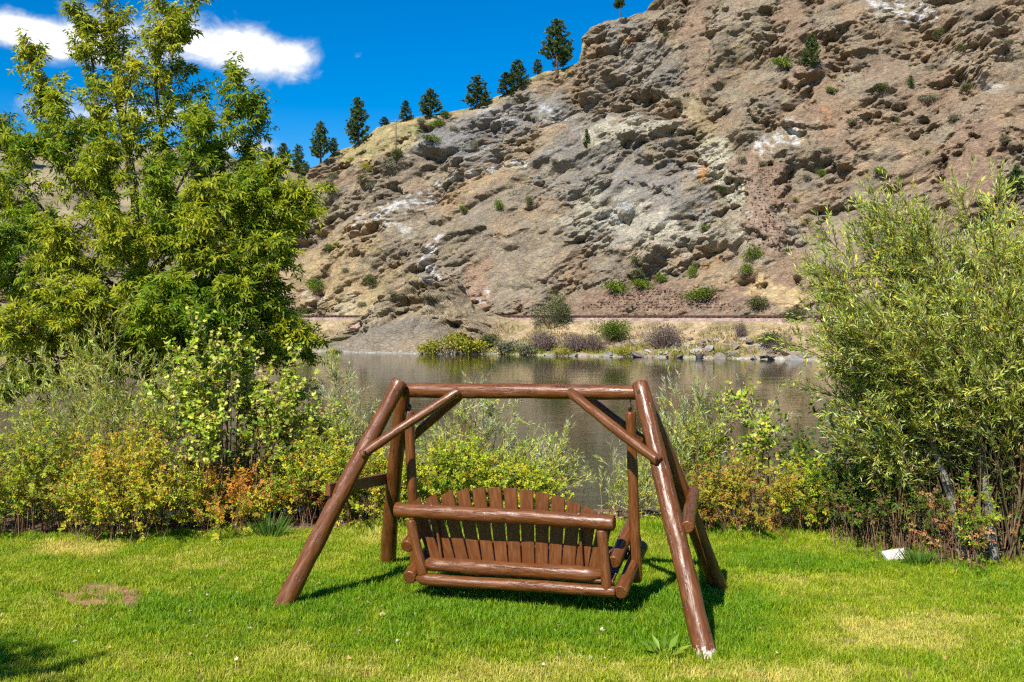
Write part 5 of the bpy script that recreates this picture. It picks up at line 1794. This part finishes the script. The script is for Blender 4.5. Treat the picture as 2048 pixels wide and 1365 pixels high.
    S = [('round', 1100, 652, 572, 84, 'large round dark olive bush between railway and far river bank'),
         ('tall', 583, 655, 603, 62, 'dense green bush in front of the railway at the left of the rocky knob'),
         ('tall', 1226, 676, 628, 88, 'bright green bush on the far bank beside the large round olive bush'),
         ('dead', 1325, 690, 640, 84, 'purplish bare shrub with a reddish tip below the railway ballast'),
         ('dead', 1478, 670, 636, 30, 'small bare purple shrub alone on the tan embankment'),
         ('dead', 1090, 695, 655, 70, ''), ('dead', 1150, 698, 660, 70, ''), ('dead', 1190, 698, 664, 60, ''), ('dead', 1560, 700, 668, 60, ''),
         ('olive', 1540, 690, 655, 60, 'olive shrub on the far bank beside the big willow edge'), ('olive', 1590, 640, 610, 50, ''),
         ('yellow', 905, 702, 664, 100, 'wide golden-green bush at the waterline beside the rocky knob'), ('yellow', 865, 704, 678, 60, ''), ('yellow', 960, 704, 676, 70, ''), ('sage', 1010, 702, 672, 70, ''), ('olive', 985, 690, 660, 50, ''), ('sage', 1050, 705, 680, 60, ''),
         ('yellow', 555, 702, 664, 70, ''), ('yellow', 520, 702, 670, 60, ''), ('green', 612, 668, 640, 34, ''), ('green', 668, 704, 695, 40, ''), ('yellow', 470, 702, 660, 80, ''), ('olive', 430, 700, 650, 80, ''),
         ('yellow', 1250, 706, 692, 50, ''), ('yellow', 1350, 712, 700, 36, ''), ('yellow', 1440, 704, 694, 40, ''), ('yellow', 1130, 706, 694, 60, ''),
         ('green', 1410, 596, 568, 92, 'widest low green shrub above the red scree by the railway'), ('green', 1230, 581, 556, 60, ''), ('green', 1280, 574, 552, 50, ''), ('green', 1318, 562, 543, 40, ''), ('olive', 1270, 532, 512, 34, ''), ('olive', 1276, 548, 532, 28, ''),
         ('green', 1503, 519, 488, 44, ''), ('green', 1385, 552, 528, 30, ''), ('sage', 1390, 530, 515, 20, ''), ('green', 1495, 550, 530, 30, ''), ('olive', 1522, 614, 586, 50, 'dark green bush on the pale slip beside the big willow'), ('sage', 1487, 560, 545, 24, ''),
         ('green', 636, 580, 556, 44, ''), ('olive', 742, 573, 546, 30, ''), ('green', 655, 503, 488, 28, ''), ('green', 672, 490, 482, 18, ''), ('olive', 1057, 412, 388, 18, ''), ('green', 992, 418, 398, 26, ''),
         ('green', 878, 249, 234, 44, ''), ('sage', 838, 246, 234, 22, ''), ('green', 888, 232, 220, 24, ''), ('sage', 775, 336, 318, 34, ''), ('olive', 790, 318, 294, 30, ''), ('olive', 722, 371, 350, 28, ''), ('sage', 738, 378, 362, 22, ''), ('sage', 660, 358, 340, 26, ''), ('olive', 656, 390, 360, 26, ''),
         ('yellow', 726, 338, 322, 26, ''), ('yellow', 700, 320, 310, 20, ''), ('green', 860, 280, 266, 50, ''), ('sage', 905, 258, 248, 20, ''), ('sage', 950, 300, 286, 22, ''),
         ('green', 1558, 133, 112, 46, ''), ('sage', 1600, 125, 108, 30, ''), ('sage', 1660, 183, 170, 22, ''), ('green', 1659, 182, 168, 26, ''), ('olive', 1765, 178, 160, 34, ''), ('olive', 1932, 180, 160, 28, ''), ('sage', 1852, 205, 188, 44, ''), ('olive', 1875, 78, 52, 26, ''), ('sage', 2010, 96, 82, 34, ''), ('olive', 1920, 100, 80, 24, ''),
         ('green', 1642, 350, 334, 26, ''), ('green', 1758, 348, 332, 28, ''), ('sage', 1905, 240, 226, 36, ''), ('sage', 2005, 285, 270, 34, ''), ('olive', 1582, 350, 336, 16, ''), ('yellow', 1592, 398, 392, 18, ''), ('yellow', 1740, 378, 370, 16, ''), ('yellow', 1850, 302, 296, 16, ''), ('olive', 1445, 385, 370, 26, ''),
         ('sage', 1480, 320, 308, 24, ''), ('sage', 1610, 360, 348, 22, ''), ('green', 1405, 455, 444, 22, ''), ('sage', 1350, 205, 195, 22, ''), ('olive', 1425, 140, 128, 16, ''), ('olive', 1330, 70, 56, 14, ''), ('sage', 1520, 330, 318, 22, ''), ('sage', 1650, 300, 290, 26, ''), ('sage', 1700, 250, 240, 24, ''), ('olive', 1790, 240, 228, 18, ''),
         ('sage', 1110, 330, 320, 18, ''), ('green', 920, 420, 410, 20, ''), ('sage', 820, 420, 412, 18, ''), ('yellow', 640, 470, 460, 22, ''), ('sage', 690, 540, 530, 22, ''), ('sage', 790, 590, 580, 22, ''), ('sage', 850, 600, 590, 24, ''), ('sage', 720, 610, 598, 24, ''), ('yellow', 620, 430, 418, 24, ''), ('olive', 600, 470, 448, 30, '')]
    def zone(u, v):
        Z = [(1100, 1350, 505, 585, 'at the top of the red scree above the railway'), (1350, 1520, 480, 620, 'beside the pale slip above the railway'), (1500, 1640, 90, 200, 'near the lone cone-shaped pine'),
             (1640, 1800, 140, 260, 'on the rubble below the lone cone-shaped pine'), (1800, 2048, 0, 215, 'high on the bouldery upper slope'), (1560, 2048, 216, 420, 'on the brown rubble above the big willow'),
             (1380, 1560, 290, 470, 'along the brown gully beside the pale rib'), (1300, 1450, 40, 210, 'on the steep upper crag'), (800, 960, 210, 290, 'on the dry grass crest near the broad spreading pine'),
             (640, 800, 280, 400, 'on the broken ledges below the utility pole'), (590, 700, 400, 520, 'on the tan slope beside the box elder'), (600, 900, 520, 620, 'on the tan slope just above the rocky knob'),
             (800, 1130, 290, 430, 'on the bare grey slabs in the middle of the face')]
        for (a_, b_, c_, d_, t_) in Z:
            if a_ <= u < b_ and c_ <= v < d_: return t_
        return 'on the rocky hillside'
    def bzone(u):
        return 'beside the rocky knob' if u < 1060 and u > 600 else 'below the railway at the box elder' if u <= 600 else 'under the large round olive bush' if u < 1220 else 'among the riprap boulders'
    first = set()
    for (k, u, vb, vt, wpx, lab) in S:
        b = on_hill(u, vb, 5)
        w, h = dims[k]
        sc = (wpx / F * b[1] / w, wpx / F * b[1] / w, 1.08 * (vb - vt) / F * b[1] / h)
        lb_ = lab or lab0[k]
        nm = 'bank_shrub' if vb > 620 else 'hill_shrub'
        if k == 'dead' and not lab:
            lb_ = 'bare purplish-brown shrub on the far river bank'
        elif vb > 620 and not lab:
            lb_ = {'yellow': 'yellow-green marsh shrub along the far waterline', 'olive': 'olive shrub on the far river bank', 'sage': 'grey-green shrub on the far river bank', 'green': 'low green plant on the far river bank'}[k]
        if not lab and vb <= 620:
            lb_ = {'olive': 'dark olive shrub ', 'green': 'bright green shrub ', 'sage': 'grey-green sagebrush tuft ', 'yellow': 'yellow-green rabbitbrush tuft '}[k] + zone(u, vb)
        elif not lab:
            lb_ = {'dead': 'bare purplish-brown shrub ', 'yellow': 'yellow-green marsh shrub ', 'olive': 'olive shrub ', 'sage': 'grey-green shrub ', 'green': 'low green plant '}[k] + 'on the far bank ' + bzone(u)
        g = ('shrubs on the far river bank' if vb > 620 else 'shrubs on the rocky hillside') + ' ' + k
        b[2] -= .08
        rz = RNG.random() * 6.28
        if k not in first:
            first.add(k); r = kinds[k]
            r.location = b; r.rotation_euler = (0, 0, rz); r.scale = sc; r['label'] = lb_; r['group'] = g
        else:
            r = copy_thing(kinds[k], b, rz, sc, lb_, g)
        r.name = nm
    # grassy fringe along the far shore, too fine to count
    LV = Leaves()
    for s0, s1, t0, t1, n, c in [(-60, 4, .3, 2.6, 5200, (.24, .24, .03)), (0, 26, .5, 3.2, 2600, (.24, .23, .045)), (-30, 30, 2.5, 8.0, 5200, (.26, .21, .08))]:
        s = RNG.uniform(s0, s1, n); t = RNG.uniform(t0, t1, n)
        keep = fbm(s / 3, t / 2, 700, 3) > -.05
        s, t = s[keep], t[keep]
        z, kn = hill_base(s, t)
        ok = kn < .12
        s, t, z = s[ok], t[ok], z[ok]
        x, y = from_st(s, t)
        m = len(x)
        LV.add(np.stack([x, y, z - .05], -1), norm(np.stack([RNG.normal(0, .35, m), RNG.normal(0, .35, m), np.ones(m)], -1)), rdir(m), RNG.uniform(.25, .65, m), .10, jitter_col(c, m, .25, .12))
    o = LV.build('shore_grass', M_BUSH, T_NARROW)
    tag(o, 'tufts of yellow-green and dry grass along the far river bank', 'grass')
    # stones along the shore
    rocks = []
    for k in range(5):
        import bmesh
        bm = bmesh.new()
        bmesh.ops.create_icosphere(bm, subdivisions=2, radius=.5)
        pl = [(norm(RNG.normal(size=3)), RNG.uniform(.14, .36)) for _ in range(9)]
        for v in bm.verts:
            p = np.array(v.co)
            for (nn, dd) in pl:
                q = p @ nn
                if q > dd: p = p - nn * (q - dd)
            v.co = p * np.array([1.25, 1.0, .85]) * (1 + RNG.normal(0, .015))
        me = bpy.data.meshes.new('boulder'); bm.to_mesh(me); bm.free()
        a = me.color_attributes.new('Col', 'FLOAT_COLOR', 'POINT')
        base = [(.27, .25, .22), (.21, .175, .14), (.15, .13, .12), (.36, .33, .28), (.24, .165, .115)][k]
        c4 = np.ones((len(me.vertices), 4), np.float32); c4[:, :3] = base
        a.data.foreach_set('color', c4.ravel())
        me.materials.append(M_STONE)
        rocks.append(me)
    spots = [(1218, 706, 26), (1238, 690, 22), (1270, 712, 40), (1296, 700, 24), (1300, 715, 26), (1330, 705, 22), (1262, 688, 26), (1360, 712, 30), (1385, 702, 26), (1400, 690, 30), (1420, 697, 34), (1440, 716, 40), (1462, 708, 30), (1480, 718, 28), (1495, 703, 22), (1505, 717, 30), (1525, 712, 26), (1540, 720, 40), (1560, 716, 34), (1575, 708, 40), (1590, 722, 50), (1600, 714, 30), (1500, 684, 30), (1485, 676, 20), (1455, 682, 18), (1430, 680, 20), (1380, 676, 18), (1395, 715, 26), (1420, 718, 24), (1340, 718, 22), (1320, 716, 20), (1235, 713, 20), (1200, 712, 16), (1175, 711, 14), (1550, 700, 24), (1520, 694, 22), (1470, 694, 24), (1445, 700, 20), (1370, 690, 20), (1410, 707, 26), (1285, 690, 14), (1580, 695, 24), (1555, 685, 18), (1350, 697, 16)]
    spots += [(u, 709 + (u - 1060) * .02 + RNG.uniform(-2, 1.5), RNG.uniform(5, 12)) for u in np.arange(850, 1230, 13.)]
    spots += [(RNG.uniform(1280, 1620), RNG.uniform(676, 720), RNG.uniform(8, 18)) for _ in range(90)]
    for i, (u, v, wpx) in enumerate(spots):
        b = on_hill(u, v, 5)
        k = i % 5 if wpx > 15 else RNG.integers(0, 5)
        w = wpx / F * b[1]
        o = link('boulder', rocks[k])
        o.location = b + np.array([0, 0, w * .10])
        o.rotation_euler = (RNG.normal(0, .35), RNG.normal(0, .35), RNG.random() * 6.28)
        o.scale = (w * .9, w * .9, w * RNG.uniform(.6, .9))
        lab = ['pale grey angular boulder at the water edge of the far bank', 'brown-grey angular boulder at the water edge of the far bank', 'dark grey angular boulder at the water edge of the far bank', 'whitish angular boulder at the water edge of the far bank', 'reddish brown boulder at the water edge of the far bank'][k]
        zt = 'small stone' if wpx < 15 else 'boulder'
        lab = ['pale grey', 'brown-grey', 'dark grey', 'whitish', 'reddish brown'][k] + (' small stone ' if wpx < 15 else ' large angular boulder ' if wpx > 28 else ' angular boulder ') + ('at the waterline of the far bank below the railway' if v > 705 else 'up the tan embankment below the railway')
        tag(o, lab, 'boulder' if wpx >= 15 else 'stone', ['pale grey', 'brown-grey', 'dark grey', 'whitish', 'reddish'][k] + ' riprap boulders')
    # scree rubble at the foot of the cliff
    V, Fc, Cc = [], [], []
    for i in range(2250):
        if i < 1800: u, v = RNG.uniform(1150, 1480), RNG.uniform(572, 617)
        else: v = RNG.uniform(330, 500); u = RNG.normal(1522 + .12 * (v - 330), 24 - .05 * (v - 330))
        if i < 1800 and v < 617 - 42 * (1 - abs((u - 1315) / 170) ** 1.5): continue
        d2 = None
        V.append((u, v))
    UV = np.array(V)
    vis = np.where((HILL['U'] > 1100) & (HILL['U'] < 1640) & (HILL['V'] > 320) & (HILL['V'] < 640))[0]
    gx = HILL['U'][vis]; gy = HILL['V'][vis]
    key = {}
    for i_, a_, b_ in zip(vis, (gx / 5).astype(int), (gy / 5).astype(int)):
        if (a_, b_) not in key or HILL['P'][key[(a_, b_)], 1] > HILL['P'][i_, 1]:
            key[(a_, b_)] = i_
    cube = np.array([(-1, -1, -1), (1, -1, -1), (1, 1, -1), (-1, 1, -1), (-.7, -.8, 1), (.8, -.6, 1), (.6, .8, 1), (-.8, .6, 1)]) * .5
    cf = np.array([[0, 3, 2, 1], [4, 5, 6, 7], [0, 1, 5, 4], [1, 2, 6, 5], [2, 3, 7, 6], [3, 0, 4, 7]])
    vs, fs, cs = [], [], []
    for (u, v) in UV:
        kk_ = key.get((int(u / 5), int(v / 5)))
        if kk_ is None: continue
        p = HILL['P'][kk_] + RNG.normal(0, .12, 3) * np.array([1, 1, .2])
        R_ = np.array(Matrix.Rotation(RNG.random() * 6.28, 3, Vector(rdir(1)[0])))
        sz = RNG.uniform(.08, .24) * (1.6 if RNG.random() < .06 else 1)
        fs.append(cf + 8 * len(vs))
        vs.append(p + (cube * sz * RNG.uniform(.6, 1.3, 3)) @ R_.T)
        cs.append(np.repeat(jitter_col((.175, .110, .078), 1, .28, .08), 8, 0))
    o = link('scree', np_mesh('scree', np.concatenate(vs), np.concatenate(fs), np.concatenate(cs)), M_STONE)
    o['kind'] = 'stuff'
    tag(o, 'reddish brown scree rubble above the railway and in the rock gully', 'scree')
    # utility pole
    b = on_hill(788, 318, 5)
    h = (318 - 236) / F * b[1]
    root = thing('utility_pole', 'thin wooden utility pole with one short crossarm on the dry slope', 'utility pole', b)
    T = Tubes(); T.add([[0, 0, -.6], [0, 0, h * .5], [0, 0, h]], [.12, .11, .09], 8, (.16, .13, .11), True); T.build('pole', M_BARK, root)
    T = Tubes(); T.add([[-.75, .05, h - .28], [.75, .25, h - .38]], .075, 6, (.15, .12, .10), True); T.build('crossarm', M_BARK, root)
    for k in (-.6, .6):
        T = Tubes(); T.add([[k, .15, h - .34], [k, .15, h - .10]], [.04, .03], 6, (.2, .2, .2), True); T.build('insulator', M_BARK, root)


make_far_side()


# ------------------------------------------------------------------ small things on the lawn
def make_small():
    # weathered white board half hidden in the grass
    p = gb(1788, 1122)
    c = np.array([0, 0, .045])
    me = board_mesh('wooden_board', c + np.array([-.10, -.02, .0]), c + np.array([.115, .02, .015]), .17, .19, .03, np.array([.05, .95, .35]), np.array([0, -.35, .95]), 5, 1.2, cut=(.02, -.015))
    m, t, b = new_mat('weathered white board')
    tc = t.new('ShaderNodeTexCoord')
    n = t.noise(tc.outputs['Object'], 30, 6, .65)
    t.l.new(t.mix(t.smooth(n, .35, .7), (.62, .60, .56, 1), (.34, .31, .28, 1)), b.inputs['Base Color'])
    b.inputs['Roughness'].default_value = .8
    o = link('wooden_board', me, m, None, p)
    tag(o, 'small weathered white board lying in the grass before the willow', 'board')
    # broad-leaved weeds
    def weed(name, label, u, v, n, L, W, spread, col, up=.8):
        b = gb(u, v)
        root = thing(name, label, 'plant', b)
        LV = Leaves(); T = Tubes()
        a = RNG.random(n) * 6.283
        d = norm(np.stack([np.cos(a) * spread, np.sin(a) * spread, np.full(n, up) * RNG.uniform(.4, 1.2, n)], -1))
        P = np.stack([np.cos(a), np.sin(a), np.zeros(n)], -1) * RNG.uniform(0, .04, (n, 1))
        for k in range(n):
            st = P[k] + d[k] * L * .35
            T.add([P[k] - np.array([0, 0, .02]), st], [.004, .003], 4, (.12, .16, .03))
            P[k] = st
        ll = RNG.uniform(.6, 1.1, n) * L
        LV.add(P, norm(d + np.array([0, 0, -.25])), norm(rdir(n) * .3 + np.array([0, -.3, 1])), ll, ll * W, jitter_col(col, n))
        T.build('stems', M_BARK, root); LV.build('leaves', M_WEED, T_OVAL, root)
    weed('broadleaf_weed', 'small pale green broad-leaved weed by the worn white foot of the log leg', 1328, 1318, 8, .16, .30, .6, (.20, .32, .03), 1.0)
    weed('broadleaf_weed', 'leafy green weed sprawling from the grass under the big willow', 1990, 1172, 46, .10, .42, 1.3, (.17, .29, .02), .8)
    weed('broadleaf_weed', 'low leafy weed on the lawn edge beside the white board', 1740, 1130, 14, .10, .4, .9, (.13, .24, .02), .6)
    weed('broadleaf_weed', 'small green weed at the straw-coloured edge of the far border', 8, 1078, 16, .12, .55, .8, (.10, .18, .02), .7)
    weed('broadleaf_weed', 'small rounded weed in the shade of the back log leg', 1415, 1215, 10, .09, .5, .8, (.09, .19, .02), .7)
    # clump of long blades by the left shrubs
    for (u, v, n, L, lab) in [(540, 1076, 120, .34, 'clump of long arching grass blades in front of the lobe-leaved shrub'), (1840, 1135, 120, .24, 'tuft of long arching grass at the foot of the big willow')]:
        b = gb(u, v)
        root = thing('grass_clump', lab, 'grass clump', b)
        LV = Leaves()
        a = RNG.random(n) * 6.283; r = RNG.random(n)
        P = np.stack([np.cos(a) * .12 * r, np.sin(a) * .08 * r, np.full(n, -.01)], -1)
        d = norm(np.stack([np.cos(a) * (.2 + .7 * r), np.sin(a) * (.2 + .7 * r), np.ones(n)], -1))
        LV.add(P, d, rdir(n), RNG.uniform(.6, 1.1, n) * L, .012, jitter_col((.10, .20, .025), n, .2))
        LV.build('blades', M_WEED, T_NARROW, root)
    # fallen leaves lying on the turf
    mes = []
    for k in range(6):
        tv, tf = (T_LOBED, T_OVAL)[k % 2]
        V = tv.copy(); V[:, 1] -= .5
        V[:, 2] += .25 * np.sin(V[:, 1] * 3 + k) + .25 * np.abs(V[:, 0]) * (1 if k < 3 else -1) + .15
        V = V * .042
        col = [(.58, .47, .25), (.50, .33, .12), (.62, .56, .36), (.42, .30, .13), (.55, .42, .10), (.66, .60, .44)][k]
        me = np_mesh('fallen_leaf', V, tf, np.tile(np.array(col), (len(V), 1)))
        me.materials.append(M_LITTER)
        mes.append(me)
    labs = ['pale tan fallen leaf lying on the lawn', 'orange-brown fallen leaf lying on the lawn', 'cream fallen leaf lying on the lawn', 'brown fallen leaf lying on the lawn', 'golden fallen leaf lying on the lawn', 'whitish fallen leaf lying on the lawn']
    spots = [(148, 1292, 5), (925, 1222, 5), (320, 1218, 4), (968, 1229, 2), (1786, 1168, 5), (500, 1265, 5), (720, 1208, 1), (740, 1196, 2), (610, 1310, 3), (630, 1295, 3), (460, 1222, 1), (415, 1200, 2), (1108, 1275, 2), (1205, 1273, 2), (1140, 1313, 3), (1520, 1270, 0), (1555, 1318, 2), (395, 1255, 2), (355, 1262, 0), (684, 1200, 5), (735, 1285, 0), (190, 1316, 0), (1892, 1328, 1)]
    for _ in range(62):
        u = RNG.uniform(20, 1500) if RNG.random() < .5 else RNG.uniform(330, 900)
        spots.append((u, RNG.uniform(1150, 1350), int(RNG.integers(0, 6))))
    for (u, v, k) in spots:
        p = ground(u, v)
        o = link('fallen_leaf', mes[k])
        o.location = p + np.array([0, 0, .036])
        o.rotation_euler = (RNG.normal(-.2, .4), RNG.normal(0, .4), RNG.random() * 6.28)
        s = RNG.uniform(.55, 1.15)
        o.scale = (s, s, s)
        tag(o, labs[k], 'leaf', ['tan', 'orange-brown', 'cream', 'brown', 'golden', 'whitish'][k] + ' fallen leaves')


make_small()
